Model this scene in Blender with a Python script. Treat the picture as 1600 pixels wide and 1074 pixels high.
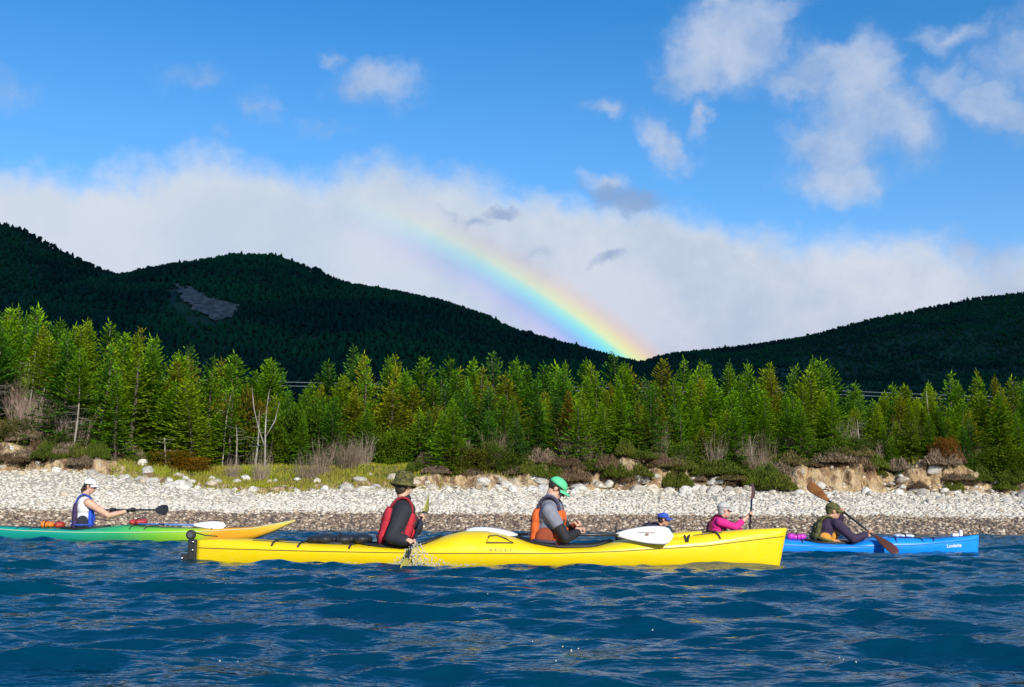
import bpy, bmesh, math, random
import numpy as np
from mathutils import Vector, Matrix, Euler
from mathutils.bvhtree import BVHTree

for o in list(bpy.data.objects):
    bpy.data.objects.remove(o, do_unlink=True)
SC = bpy.context.scene
COL = SC.collection
R = math.radians

# ------------------------------------------------------------------ camera
F, CX, CY, YH, DROLL = 1700.0, 800.0, 537.0, 792.0, 0.0085     # photo pixels
CAM_H = 0.60
PITCH = math.atan((YH - CY) / F)
ROLL = math.atan(DROLL)
cd = bpy.data.cameras.new('camera')
cam = bpy.data.objects.new('camera', cd)
COL.objects.link(cam)
cd.sensor_width = 36.0
cd.lens = 36.0 * F / 1600.0
cd.clip_start = 0.05
cd.clip_end = 20000
CAM_M = (Matrix.Translation((0, 0, CAM_H)) @ Matrix.Rotation(math.pi / 2 + PITCH, 4, 'X')
         @ Matrix.Rotation(ROLL, 4, 'Z'))
cam.matrix_world = CAM_M
SC.camera = cam


def ray(px, py):
    d = Vector(((px - CX) / F, -(py - CY) / F, -1.0))
    return (CAM_M.to_3x3() @ d)


def at(px, py, D):
    """the point of the scene that stands D metres out to sea-ward depth along a sight line"""
    d = ray(px, py)
    k = D / d.y
    return Vector((d.x * k, D, CAM_H + d.z * k))


# ------------------------------------------------------------------ sun and sky
SUN_EL, SUN_AZ = R(23.5), R(158.5)             # azimuth clockwise from +Y
SUN_DIR = Vector((math.sin(SUN_AZ) * math.cos(SUN_EL), math.cos(SUN_AZ) * math.cos(SUN_EL), math.sin(SUN_EL)))
sl = bpy.data.lights.new('sun', 'SUN')
sl.energy = 5.0
sl.angle = R(0.53)
sl.color = (1.0, 0.94, 0.83)
sun = bpy.data.objects.new('sun', sl)
COL.objects.link(sun)
sun.rotation_euler = SUN_DIR.to_track_quat('Z', 'Y').to_euler()
sun.location = (30, -60, 60)

SC.view_settings.view_transform = 'Standard'
SC.view_settings.look = 'None'
SC.view_settings.exposure = 0.0
SC.view_settings.gamma = 1.0
SC.view_settings.use_curve_mapping = False
SC.cycles.max_bounces = 6
SC.cycles.transparent_max_bounces = 6
SC.cycles.caustics_reflective = False
SC.cycles.caustics_refractive = False
SC.cycles.sample_clamp_indirect = 4.0


class NT:
    """small node-graph helper"""
    def __init__(self, tree):
        self.t = tree
        self.n = tree.nodes
        self.l = tree.links

    def put(self, sock, v):
        if isinstance(v, bpy.types.NodeSocket):
            self.l.new(v, sock)
        elif v is not None:
            if sock.type == 'RGBA' and len(v) == 3:
                v = (*v, 1.0)
            sock.default_value = v

    def node(self, kind, ins=None, out=0, **kw):
        n = self.n.new(kind)
        for k, v in kw.items():
            setattr(n, k, v)
        for k, v in (ins or {}).items():
            self.put(n.inputs[k], v)
        return n.outputs[out] if out is not None else n

    def m(self, op, a, b=None, c=None, clamp=False):
        ins = {0: a}
        if b is not None:
            ins[1] = b
        if c is not None:
            ins[2] = c
        return self.node('ShaderNodeMath', ins, operation=op, use_clamp=clamp)

    def vm(self, op, a, b=None, out=0, scale=None):
        n = self.n.new('ShaderNodeVectorMath')
        n.operation = op
        self.put(n.inputs[0], a)
        if b is not None:
            self.put(n.inputs[1], b)
        if scale is not None:
            self.put(n.inputs['Scale'], scale)
        return n.outputs[out]

    def mix(self, f, a, b, blend='MIX'):
        n = self.n.new('ShaderNodeMix')
        n.data_type = 'RGBA'
        n.blend_type = blend
        self.put(n.inputs[0], f)
        self.put(n.inputs[6], a)
        self.put(n.inputs[7], b)
        return n.outputs[2]

    def rng(self, v, a, b, c=0.0, d=1.0, smooth=False):
        return self.node('ShaderNodeMapRange', {0: v, 1: a, 2: b, 3: c, 4: d},
                         interpolation_type='SMOOTHSTEP' if smooth else 'LINEAR')

    def noise(self, vec, scale, detail=4.0, rough=0.55, out=0, dist=0.0):
        return self.node('ShaderNodeTexNoise', {'Vector': vec, 'Scale': scale, 'Detail': detail, 'Roughness': rough, 'Distortion': dist}, out)

    def ramp(self, f, stops, interp='LINEAR'):
        n = self.n.new('ShaderNodeValToRGB')
        n.color_ramp.interpolation = interp
        e = n.color_ramp.elements
        while len(e) > 1:
            e.remove(e[-1])
        e[0].position = stops[0][0]
        e[0].color = (*stops[0][1], 1) if len(stops[0][1]) == 3 else stops[0][1]
        for p, c in stops[1:]:
            q = e.new(p)
            q.color = (*c, 1) if len(c) == 3 else c
        self.put(n.inputs[0], f)
        return n


def s2l(c):
    return tuple((v / 255 / 12.92) if v / 255 <= 0.04045 else ((v / 255 + 0.055) / 1.055) ** 2.4 for v in c)


def build_world():
    w = bpy.data.worlds.new('World')
    SC.world = w
    w.use_nodes = True
    g = NT(w.node_tree)
    g.n.clear()
    S = 0.1
    sky = g.node('ShaderNodeTexSky', sky_type='NISHITA', sun_disc=False, sun_elevation=SUN_EL,
                 sun_rotation=SUN_AZ, altitude=0.0, air_density=1.0, dust_density=0.35, ozone_density=2.0)
    d = g.node('ShaderNodeTexCoord', out=0)
    d = g.vm('NORMALIZE', d)
    sep = g.node('ShaderNodeSeparateXYZ', {0: d}, out=None)
    X, Y, Z = sep.outputs
    el = g.m('ARCSINE', Z)
    az = g.m('ARCTAN2', X, Y)
    # deep clean blue above, paler towards the horizon, the same all round
    grade = g.ramp(g.rng(el, 0.0, 0.75), [(0.0, (.55, .70, .78)), (0.25, (.40, .66, .86)), (0.44, (.30, .62, .86)), (0.62, (.135, .55, .86)), (1.0, (.10, .48, .78))])
    skyc = g.mix(1.0, sky, grade.outputs[0], 'MULTIPLY')
    skyc = g.vm('SCALE', skyc, scale=SKY_GAIN)
    # warped direction for ragged edges
    n1 = g.noise(d, 5.0, 5.0, 0.6, out=1)
    n2 = g.noise(d, 17.0, 6.0, 0.62, out=1)
    wv = g.vm('ADD', g.vm('SCALE', g.vm('SUBTRACT', n1, (0.5, 0.5, 0.5)), scale=0.075),
              g.vm('SCALE', g.vm('SUBTRACT', n2, (0.5, 0.5, 0.5)), scale=0.060))
    dw = g.vm('ADD', d, wv)
    fine = g.noise(g.vm('ADD', d, wv), 15.0, 8.0, 0.66)
    mid = g.noise(d, 9.0, 5.0, 0.55)
    # --- cloud bank along the horizon
    tops = [(-300, 262), (0, 272), (130, 268), (230, 278), (330, 250), (400, 258), (460, 275), (600, 262), (690, 268), (800, 292), (930, 300),
            (1060, 318), (1130, 345), (1220, 378), (1330, 368), (1450, 380), (1540, 392), (1600, 378), (1900, 350)]
    azel = []
    for px, py in tops:
        v = ray(px, py).normalized()
        azel.append((math.atan2(v.x, v.y), math.asin(v.z)))
    fc = g.n.new('ShaderNodeFloatCurve')
    cur = fc.mapping.curves[0]
    A0, A1, E1 = azel[0][0], azel[-1][0], 0.5
    pts = [((a - A0) / (A1 - A0), e / E1) for a, e in azel]
    cur.points[0].location = pts[0]
    cur.points[1].location = pts[-1]
    for p in pts[1:-1]:
        cur.points.new(*p)
    fc.mapping.update()
    sw = g.node('ShaderNodeSeparateXYZ', {0: dw}, out=None)
    azw = g.m('ARCTAN2', sw.outputs[0], sw.outputs[1])
    elw = g.m('ARCSINE', sw.outputs[2])
    g.put(fc.inputs['Value'], g.rng(azw, A0, A1))
    top = g.m('MULTIPLY', fc.outputs[0], E1)
    soft = g.m('SUBTRACT', top, g.m('ADD', elw, g.m('MULTIPLY', g.m('SUBTRACT', mid, 0.5), 0.05)))
    bank = g.rng(soft, -0.012, 0.026, smooth=True)
    # --- loose clouds: px, py, half-width, half-height, turn, weight
    blobs = [(1150, 85, 85, 70, -35, 1.0), (1105, 125, 60, 38, 0, .9), (1200, 40, 60, 22, -15, .8), (1135, 8, 26, 30, 0, .7),
             (1300, 110, 60, 42, -20, 1.0), (1345, 130, 45, 60, 0, 1.0), (1270, 145, 65, 26, 0, .8), (1365, 185, 80, 55, 0, .95),
             (1290, 255, 70, 60, 10, .9), (1300, 300, 75, 30, 0, .85), (1420, 215, 60, 55, 60, .7), (1480, 130, 50, 34, 35, .85),
             (1555, 180, 75, 34, 33, 1.0), (1590, 205, 50, 30, 0, .9), (1500, 48, 75, 26, 0, .62), (1097, 190, 20, 30, 0, .75),
             (1045, 228, 62, 22, 48, .72), (955, 165, 30, 18, 10, .6), (575, 125, 75, 40, 8, .72), (508, 82, 28, 18, 20, .6),
             (610, 140, 40, 18, -10, .5), (380, 165, 50, 22, 5, .45), (295, 125, 50, 24, 0, .45), (505, 190, 60, 18, 0, .42),
             (330, 215, 30, 26, 0, .33), (1505, 385, 34, 24, 0, .6), (1560, 388, 22, 26, 0, .6), (945, 268, 40, 18, 0, .7),
             (1640, 90, 120, 60, 0, .7), (-120, 120, 120, 40, 0, .5)]
    acc = None
    for px, py, rx, ry, ang, wt in blobs:
        c = ray(px, py).normalized()
        ex = ray(px + 1, py).normalized() - c
        ey = ray(px, py - 1).normalized() - c
        ex.normalize()
        ey.normalize()
        a = R(-ang)
        ux = (ex * math.cos(a) + ey * math.sin(a)) * (F / rx / 1.6)
        uy = (ey * math.cos(a) - ex * math.sin(a)) * (F / ry / 1.6)
        # keep the offset measured from the blob's own centre
        q = g.node('ShaderNodeCombineXYZ', {0: g.vm('DOT_PRODUCT', dw, tuple(ux), out=1), 1: g.vm('DOT_PRODUCT', dw, tuple(uy), out=1)})
        q = g.vm('LENGTH', g.vm('SUBTRACT', q, (c.dot(ux), c.dot(uy), 0)), out=1)
        v = g.m('MULTIPLY', g.m('SUBTRACT', 1.0, q, clamp=True), wt)
        acc = v if acc is None else g.m('MAXIMUM', acc, v)
    dens = g.m('ADD', acc, g.m('MULTIPLY', g.m('SUBTRACT', fine, 0.5), 0.95))
    puff = g.m('MULTIPLY', g.rng(dens, 0.10, 0.62, smooth=True), g.rng(acc, 0.0, 0.14, smooth=True))
    puff = g.m('MULTIPLY', puff, g.rng(acc, 0.0, 0.7, 0.30, 0.86))
    # cloud tones (scattered sunlight, so they give off light as sky does)
    tone = g.rng(g.m('ADD', g.m('MULTIPLY', mid, 0.75), g.m('MULTIPLY', fine, 0.35)), 0.42, 0.68, smooth=True)
    puffc = g.mix(tone, s2l((146, 177, 220)), s2l((200, 211, 231)))
    bankc = g.mix(g.m('ADD', g.m('MULTIPLY', tone, 0.55), g.rng(soft, 0.16, 0.0, 0.0, 0.4), clamp=True), s2l((160, 187, 219)), s2l((217, 225, 236)))
    left = g.rng(az, -0.5, 0.35, 0.75, 0.0)
    bankc = g.mix(left, bankc, s2l((214, 223, 235)))
    # small grey scud in front of the bank
    gs = [(985, 300, 75, 30, 5, 1.0), (940, 285, 40, 20, 0, .8), (775, 322, 40, 14, 5, .9), (735, 335, 40, 16, 0, .55), (948, 402, 30, 18, 0, .8), (690, 335, 30, 16, 0, .4),
          (840, 405, 60, 20, 20, .4)]
    gacc = None
    for px, py, rx, ry, ang, wt in gs:
        c = ray(px, py).normalized()
        ex = (ray(px + 1, py).normalized() - c).normalized()
        ey = (ray(px, py - 1).normalized() - c).normalized()
        a = R(-ang)
        ux = (ex * math.cos(a) + ey * math.sin(a)) * (F / rx / 1.3)
        uy = (ey * math.cos(a) - ex * math.sin(a)) * (F / ry / 1.3)
        q = g.node('ShaderNodeCombineXYZ', {0: g.vm('DOT_PRODUCT', dw, tuple(ux), out=1), 1: g.vm('DOT_PRODUCT', dw, tuple(uy), out=1)})
        q = g.vm('LENGTH', g.vm('SUBTRACT', q, (c.dot(ux), c.dot(uy), 0)), out=1)
        v = g.m('MULTIPLY', g.m('SUBTRACT', 1.0, q, clamp=True), wt)
        gacc = v if gacc is None else g.m('MAXIMUM', gacc, v)
    scud = g.m('MULTIPLY', g.rng(g.m('ADD', gacc, g.m('MULTIPLY', g.m('SUBTRACT', fine, 0.5), 0.5)), 0.15, 0.7, smooth=True), g.rng(gacc, 0.0, 0.1))
    c = g.mix(puff, skyc, g.vm('SCALE', puffc, scale=1 / S))
    c = g.mix(bank, c, g.vm('SCALE', bankc, scale=1 / S))
    c = g.mix(g.m('MULTIPLY', scud, 0.75), c, g.vm('SCALE', s2l((140, 165, 205)) + (), scale=1 / S))
    # --- the rainbow: 42 degrees round the point opposite the sun
    anti = tuple(-SUN_DIR)
    th = g.m('ARCCOSINE', g.vm('DOT_PRODUCT', d, anti, out=1))
    t = g.rng(th, R(38.85), R(43.0))
    rb = g.ramp(t, [(0.0, (.58, .48, .95)), (0.22, (.46, .40, 1.0)), (0.36, (.18, .44, 1.0)), (0.48, (.14, .76, 1.0)), (0.56, (.30, .95, .78)),
                    (0.63, (.84, .98, .42)), (0.72, (1.0, .80, .28)), (0.84, (1.0, .52, .32)), (1.0, (.95, .50, .60))])
    al = g.ramp(t, [(0.0, (0, 0, 0)), (0.16, (.28, .28, .28)), (0.34, (.75, .75, .75)), (0.5, (.95, .95, .95)), (0.66, (.85, .85, .85)), (0.8, (.5, .5, .5)), (1.0, (0, 0, 0))], 'B_SPLINE')
    e0, e1 = ray(430, 300).normalized(), ray(940, 520).normalized()
    # the shower that carries the bow thins out upwards
    shower = g.rng(el, math.asin(ray(470, 300).normalized().z), math.asin(ray(960, 540).normalized().z))
    shower = g.m('MULTIPLY', g.m('POWER', shower, 1.1), 0.88)
    a = g.m('MULTIPLY', g.m('MULTIPLY', al.outputs[0], shower), g.rng(el, -0.02, 0.0))
    c = g.mix(a, c, g.vm('SCALE', rb.outputs[0], scale=1 / S))
    bg = g.node('ShaderNodeBackground', {0: c, 1: S})
    out = g.n.new('ShaderNodeOutputWorld')
    g.l.new(bg, out.inputs[0])
    w.cycles.sampling_method = 'MANUAL'
    w.cycles.sample_map_resolution = 512


SKY_GAIN = 2.06
build_world()

# ------------------------------------------------------------------ helpers
def link(o, parent=None):
    COL.objects.link(o)
    if parent is not None:
        o.parent = parent
    return o


def tag(o, label=None, cat=None, group=None, kind=None):
    if label:
        o['label'] = label
    if cat:
        o['category'] = cat
    if group:
        o['group'] = group
    if kind:
        o['kind'] = kind
    return o


def empty(name, loc=(0, 0, 0), rz=0.0):
    o = bpy.data.objects.new(name, None)
    o.location = loc
    o.rotation_euler = (0, 0, rz)
    o.empty_display_size = 0.2
    COL.objects.link(o)
    return o


def np_mesh(name, V, faces, mats=(), smooth=False, attrs=None, fmat=None):
    """V (n,3); faces: array (m,k) or list of arrays"""
    me = bpy.data.meshes.new(name)
    V = np.asarray(V, dtype=np.float32)
    fl = faces if isinstance(faces, (list, tuple)) else [faces]
    fl = [np.asarray(f, dtype=np.int32) for f in fl if len(f)]
    me.vertices.add(len(V))
    me.vertices.foreach_set('co', V.ravel())
    if fl:
        loops = np.concatenate([f.ravel() for f in fl])
        tot = np.concatenate([np.full(len(f), f.shape[1], np.int32) for f in fl])
        start = np.concatenate([[0], np.cumsum(tot)[:-1]]).astype(np.int32)
        me.loops.add(len(loops))
        me.loops.foreach_set('vertex_index', loops)
        me.polygons.add(len(tot))
        me.polygons.foreach_set('loop_start', start)
        me.polygons.foreach_set('loop_total', tot)
        if smooth:
            me.polygons.foreach_set('use_smooth', np.ones(len(tot), bool))
        if fmat is not None:
            me.polygons.foreach_set('material_index', np.asarray(fmat, np.int32))
    for m in mats:
        me.materials.append(m)
    for k, v in (attrs or {}).items():
        a = me.attributes.new(k, 'FLOAT', 'POINT')
        a.data.foreach_set('value', np.asarray(v, np.float32))
    me.update(calc_edges=True)
    return me


def obj(name, me, parent=None):
    return link(bpy.data.objects.new(name, me), parent)


def basis(z, x=None):
    z = Vector(z).normalized()
    if x is None:
        x = Vector((1, 0, 0)) if abs(z.x) < 0.9 else Vector((0, 1, 0))
    x = Vector(x)
    x = (x - z * x.dot(z)).normalized()
    y = z.cross(x)
    return x, y, z


class MB:
    """collects simple closed shapes into one mesh"""
    def __init__(self):
        self.v = []
        self.f = []

    def add(self, vs, fs):
        b = len(self.v)
        self.v.extend([tuple(p) for p in vs])
        self.f.extend([tuple(i + b for i in f) for f in fs])

    def box(self, c, h, ax=None):
        ax = ax or (Vector((1, 0, 0)), Vector((0, 1, 0)), Vector((0, 0, 1)))
        c = Vector(c)
        vs = [c + ax[0] * (h[0] * i) + ax[1] * (h[1] * j) + ax[2] * (h[2] * k) for i in (-1, 1) for j in (-1, 1) for k in (-1, 1)]
        self.add(vs, [(0, 1, 3, 2), (4, 6, 7, 5), (0, 4, 5, 1), (2, 3, 7, 6), (0, 2, 6, 4), (1, 5, 7, 3)])
        return self

    def ell(self, c, r, ax=None, nu=14, nv=9):
        ax = ax or (Vector((1, 0, 0)), Vector((0, 1, 0)), Vector((0, 0, 1)))
        c = Vector(c)
        vs = [c + ax[2] * r[2]]
        for j in range(1, nv):
            p = math.pi * j / nv
            for i in range(nu):
                a = 2 * math.pi * i / nu
                vs.append(c + ax[0] * (r[0] * math.sin(p) * math.cos(a)) + ax[1] * (r[1] * math.sin(p) * math.sin(a)) + ax[2] * (r[2] * math.cos(p)))
        vs.append(c - ax[2] * r[2])
        fs = [(0, 1 + i, 1 + (i + 1) % nu) for i in range(nu)]
        for j in range(nv - 2):
            for i in range(nu):
                a, b = 1 + j * nu + i, 1 + j * nu + (i + 1) % nu
                fs.append((a, a + nu, b + nu, b))
        e = len(vs) - 1
        o = 1 + (nv - 2) * nu
        fs += [(o + i, e, o + (i + 1) % nu) for i in range(nu)]
        self.add(vs, fs)
        return self

    def tube(self, pts, rad, n=10, flat=1.0, up=None, closed=False):
        """tapered tube along pts; rad number or list; flat squashes along the second axis"""
        pts = [Vector(p) for p in pts]
        if not hasattr(rad, '__len__'):
            rad = [rad] * len(pts)
        N = len(pts)
        vs, fs = [], []
        ref = Vector(up) if up is not None else None
        for i, p in enumerate(pts):
            if closed:
                t = pts[(i + 1) % N] - pts[i - 1]
            else:
                t = pts[min(i + 1, N - 1)] - pts[max(i - 1, 0)]
            if ref is None:
                ref = Vector((0, 0, 1)) if abs(t.normalized().z) < 0.9 else Vector((0, 1, 0))
            x, y, z = basis(t, ref)
            if up is None:
                ref = x
            for k in range(n):
                a = 2 * math.pi * k / n
                vs.append(p + x * (rad[i] * math.cos(a)) + y * (rad[i] * flat * math.sin(a)))
        M = N if closed else N - 1
        for i in range(M):
            for k in range(n):
                a, b = i * n + k, i * n + (k + 1) % n
                c, d = ((i + 1) % N) * n + k, ((i + 1) % N) * n + (k + 1) % n
                fs.append((a, b, d, c))
        if not closed:
            fs.append(tuple(range(n))[::-1])
            fs.append(tuple((N - 1) * n + k for k in range(n)))
        self.add(vs, fs)
        return self

    def limb(self, pts, rad, n=12):
        """round-ended tapered limb through joints, for remeshing"""
        pts = [Vector(p) for p in pts]
        for i in range(len(pts) - 1):
            a, b, ra, rb = pts[i], pts[i + 1], rad[i], rad[i + 1]
            d = b - a
            L = d.length
            if L < 1e-5:
                continue
            z = d / L
            P, Q = [], []
            for k in range(0, 4):
                s = math.radians(-90 + 30 * k)
                P.append(a + z * (ra * math.sin(s)))
                Q.append(max(ra * math.cos(s), 0.0004))
            for k in range(0, 4):
                s = math.radians(30 * k)
                P.append(b + z * (rb * math.sin(s)))
                Q.append(max(rb * math.cos(s), 0.0004))
            x, y, _ = basis(z)
            vs = []
            for p, q in zip(P, Q):
                for j in range(n):
                    t = 2 * math.pi * j / n
                    vs.append(p + x * (q * math.cos(t)) + y * (q * math.sin(t)))
            fs = []
            m = len(P)
            for u in range(m - 1):
                for j in range(n):
                    e, f = u * n + j, u * n + (j + 1) % n
                    fs.append((e, f, f + n, e + n))
            fs.append(tuple(range(n))[::-1])
            fs.append(tuple((m - 1) * n + j for j in range(n)))
            self.add(vs, fs)
        return self

    def loft(self, rings, cap=True, closed=True):
        n = len(rings[0])
        vs = [p for r in rings for p in r]
        fs = []
        for i in range(len(rings) - 1):
            for k in range(n if closed else n - 1):
                a, b = i * n + k, i * n + (k + 1) % n
                fs.append((a, b, b + n, a + n))
        if cap:
            fs.append(tuple(range(n))[::-1])
            fs.append(tuple((len(rings) - 1) * n + k for k in range(n)))
        self.add(vs, fs)
        return self

    def mesh(self, name, mat, smooth=False):
        me = bpy.data.meshes.new(name)
        me.from_pydata(self.v, [], self.f)
        if mat is not None:
            me.materials.append(mat)
        if smooth:
            me.polygons.foreach_set('use_smooth', np.ones(len(me.polygons), bool))
        me.update()
        return me

    def build(self, name, mat, parent=None, smooth=False, bevel=0.0):
        o = obj(name, self.mesh(name, mat, smooth), parent)
        if bevel:
            b = o.modifiers.new('bevel', 'BEVEL')
            b.width = bevel
            b.segments = 2
            b.limit_method = 'ANGLE'
        return o

    def fused(self, name, mat, parent=None, voxel=0.007, smooth=3, fac=0.5):
        """one continuous surface grown over all collected volumes"""
        t = obj('temp', self.mesh(name, mat))
        m = t.modifiers.new('r', 'REMESH')
        m.mode = 'VOXEL'
        m.voxel_size = voxel
        m.use_smooth_shade = True
        if smooth:
            s = t.modifiers.new('s', 'SMOOTH')
            s.iterations = smooth
            s.factor = fac
        dg = bpy.context.evaluated_depsgraph_get()
        me = bpy.data.meshes.new_from_object(t.evaluated_get(dg))
        bpy.data.objects.remove(t)
        me.name = name
        if mat is not None and not me.materials:
            me.materials.append(mat)
        me.polygons.foreach_set('use_smooth', np.ones(len(me.polygons), bool))
        return obj(name, me, parent)


def mat(name, col=None, rough=0.6, fn=None, spec=None, bump=None, **kw):
    """principled material; fn(g) may return a colour socket"""
    m = bpy.data.materials.new(name)
    m.use_nodes = True
    g = NT(m.node_tree)
    p = g.n['Principled BSDF']
    if col is not None:
        p.inputs['Base Color'].default_value = (*col, 1)
    p.inputs['Roughness'].default_value = rough
    if spec is not None:
        p.inputs['Specular IOR Level'].default_value = spec
    for k, v in kw.items():
        p.inputs[k].default_value = v
    if fn is not None:
        c = fn(g)
        if c is not None:
            g.l.new(c, p.inputs['Base Color'])
    if bump is not None:
        sc, st, ds = bump
        tc = g.node('ShaderNodeTexCoord', out=3)
        b = g.node('ShaderNodeBump', {'Height': g.noise(tc, sc, 4.0), 'Strength': st, 'Distance': ds})
        g.l.new(b, p.inputs['Normal'])
    return m


def objco(g):
    return g.node('ShaderNodeTexCoord', out=3)


def pos(g):
    return g.node('ShaderNodeNewGeometry', out=0)


def island(g):
    n = g.n.new('ShaderNodeNewGeometry')
    return n.outputs['Random Per Island']


def speck(c1, c2, scale, lo=0.4, hi=0.6, detail=4, co=objco):
    def f(g):
        return g.mix(g.rng(g.noise(co(g), scale, detail), lo, hi), c1, c2)
    return f


rnd = random.Random(5)
rs = np.random.RandomState(11)


def vnoise(x, y, seed=0):
    """smooth value noise on a plane"""
    x = np.asarray(x, float)
    y = np.asarray(y, float)
    xi, yi = np.floor(x).astype(int), np.floor(y).astype(int)
    fx, fy = x - xi, y - yi
    fx, fy = fx * fx * (3 - 2 * fx), fy * fy * (3 - 2 * fy)

    def h(a, b):
        n = (a * 374761393 + b * 668265263 + seed * 974634777) & 0x7fffffff
        n = ((n ^ (n >> 13)) * 1274126177) & 0x7fffffff
        return ((n ^ (n >> 16)) & 0xffff) / 65535.0
    return (h(xi, yi) * (1 - fx) + h(xi + 1, yi) * fx) * (1 - fy) + (h(xi, yi + 1) * (1 - fx) + h(xi + 1, yi + 1) * fx) * fy


def fbm(x, y, seed=0, o=4):
    s, a, t = 0, 0.5, 0
    for i in range(o):
        s = s + a * vnoise(np.asarray(x) * 2 ** i, np.asarray(y) * 2 ** i, seed + i)
        t += a
        a *= 0.5
    return s / t - 0.5
# ------------------------------------------------------------------ water
def water_height(x, y):
    r = np.random.RandomState(3)
    h = np.zeros_like(x)
    dx = np.zeros_like(x)
    dy = np.zeros_like(x)
    main = R(-82)                      # waves run towards the viewer and a little to one side
    wx = x + 0.22 * fbm(x * 0.45, y * 0.45, 70, 3)
    wy = y + 0.5 * fbm(x * 0.35, y * 0.35, 80, 3)
    for i in range(70):
        lam = 0.11 * (1.3 / 0.11) ** ((i + r.rand()) / 70)
        a = main + r.normal(0, 0.46 if lam < 0.5 else 0.34)
        k = 2 * math.pi / lam
        steep = 0.032 if lam < 0.3 else (0.034 if lam < 0.85 else 0.027)
        amp = steep / k * r.uniform(0.5, 1.4) * 1.3
        ph = k * (wx * math.cos(a) + wy * math.sin(a)) + r.rand() * 6.283
        # groups: every train swells and dies away
        env = 0.35 + 1.3 * vnoise(x / (lam * 3.5) + i * 7.1, y / (lam * 2.3) + i * 3.3, 200 + i)
        amp = amp * env
        h += amp * np.sin(ph)
        dx -= 1.0 * amp * math.cos(a) * np.cos(ph) * -1
        dy -= 1.0 * amp * math.sin(a) * np.cos(ph) * -1
    return h, dx, dy


def make_water():
    nr, nc = 680, 570
    yy = np.concatenate([np.linspace(-6, 1.15, 24), 1.2 * (31.5 / 1.2) ** (np.linspace(0, 1, nr - 24))])
    u = np.linspace(-1, 1, nc)
    Wd = 3.2 + 0.80 * np.maximum(yy, 0.0)
    X = u[None, :] * Wd[:, None]
    Y = np.repeat(yy[:, None], nc, 1)
    h, dx, dy = water_height(X, Y)
    calm = np.clip((29.5 - Y) / 5.0, 0.25, 1.0)
    V = np.stack([X + dx * calm, Y + dy * calm, h * calm], -1).reshape(-1, 3)
    i = np.arange((nr - 1) * nc).reshape(nr - 1, nc)[:, :-1].ravel()
    Fq = np.stack([i, i + 1, i + nc + 1, i + nc], 1)

    def col(g):
        # deep body colour, a touch greener in broad random patches
        n = g.noise(pos(g), 0.35, 3.0)
        return g.mix(n, (0.0002, 0.030, 0.080), (0.0003, 0.044, 0.072))
    m = mat('sea_water', rough=0.09, fn=col, IOR=1.33)
    g = NT(m.node_tree)
    p = g.n['Principled BSDF']
    P = pos(g)
    p.inputs['Specular Tint'].default_value = (.62, .86, 1, 1)
    q = g.vm('MULTIPLY', P, (0.42, 1.0, 1.0))
    n1 = g.noise(q, 7.0, 3.0, 0.55, dist=0.25)
    n2 = g.noise(q, 26.0, 2.0, 0.5)
    b = g.node('ShaderNodeBump', {'Height': g.m('ADD', n1, g.m('MULTIPLY', n2, 0.34)), 'Strength': 0.5, 'Distance': 0.05})
    g.l.new(b, p.inputs['Normal'])
    o = obj('water', np_mesh('water', V, Fq, [m], smooth=True))
    o['kind'] = 'structure'
    return o


make_water()

# ------------------------------------------------------------------ shore, bank and forest floor
YS = 26.0


def px2x(px, D):
    return (px - 800.0) / 1700.0 * D


def shore_y(x):
    return YS + 1.0 + 0.11 * np.clip(np.asarray(x), -20, 20) + 0.35 * np.sin(x * 0.21 + 0.6) + 0.22 * np.sin(x * 0.53) + 0.3 * fbm(x * 0.9, x * 0 + 3.3, 5, 3)


_st = np.array([(-400, 10.0), (0, 9.7), (120, 9.6), (200, 8.8), (300, 7.0), (430, 5.8), (520, 6.7), (620, 7.0), (700, 7.1), (820, 7.3), (1000, 7.1), (1200, 7.4), (1400, 7.1), (1600, 7.2), (2200, 7.4)])


def s_top(x):
    return np.interp(x, px2x(_st[:, 0], 34.0), _st[:, 1]) + 0.7 * fbm(np.asarray(x) * 0.8, np.asarray(x) * 0 + 9, 8, 4)


# scarp height and dune height along the shore
_sc = np.array([(-400, .5), (0, .5), (150, .35), (215, .12), (300, .08), (600, .1), (680, .3), (760, .45), (850, .62), (1000, .68), (1150, .5), (1250, .55), (1400, .85), (1520, .7), (1600, .65), (2200, .7)])
_du = np.array([(-400, 1.5), (-60, 1.35), (20, 1.1), (100, .45), (180, .1), (260, 0), (2200, 0)])


def scarp(x):
    return 1.05 * np.interp(x, px2x(_sc[:, 0], 35.0), _sc[:, 1]) * (1.0 + 1.7 * fbm(np.asarray(x) * 0.8, np.asarray(x) * 0 + 4, 33, 3))


def dune(x):
    return np.interp(x, px2x(_du[:, 0], 37.0), _du[:, 1])


def beach_z(s):
    return np.interp(s, [-12, 0, 3.0, 3.4, 6, 10, 12], [-1.6, 0.0, 0.40, 0.46, 0.93, 1.62, 1.8])


def ground_z(x, y):
    x = np.asarray(x, float)
    y = np.asarray(y, float)
    s = y - shore_y(x)
    st = s_top(x)
    zb = beach_z(np.minimum(s, st)) + 0.08 * fbm(x * 0.7, y * 0.7, 2, 3) * np.clip(s, 0, 1)
    over = np.clip(s - st, 0, None)
    step = np.clip(over / 0.6, 0, 1)
    z = zb + scarp(x) * step ** 1.4
    z = z + 0.145 * np.clip(over - 0.2, 0, np.clip(10.5 - st, 0.3, 9)) + 0.045 * np.clip(over - 2.0, 0, 120)
    z = z + dune(x) * np.clip((over - 0.2) / 3.0, 0, 1) ** 0.8
    z = z + 0.35 * fbm(x * 0.5, y * 0.5, 17, 3) * np.clip(over / 2, 0, 1)
    return z


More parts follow.
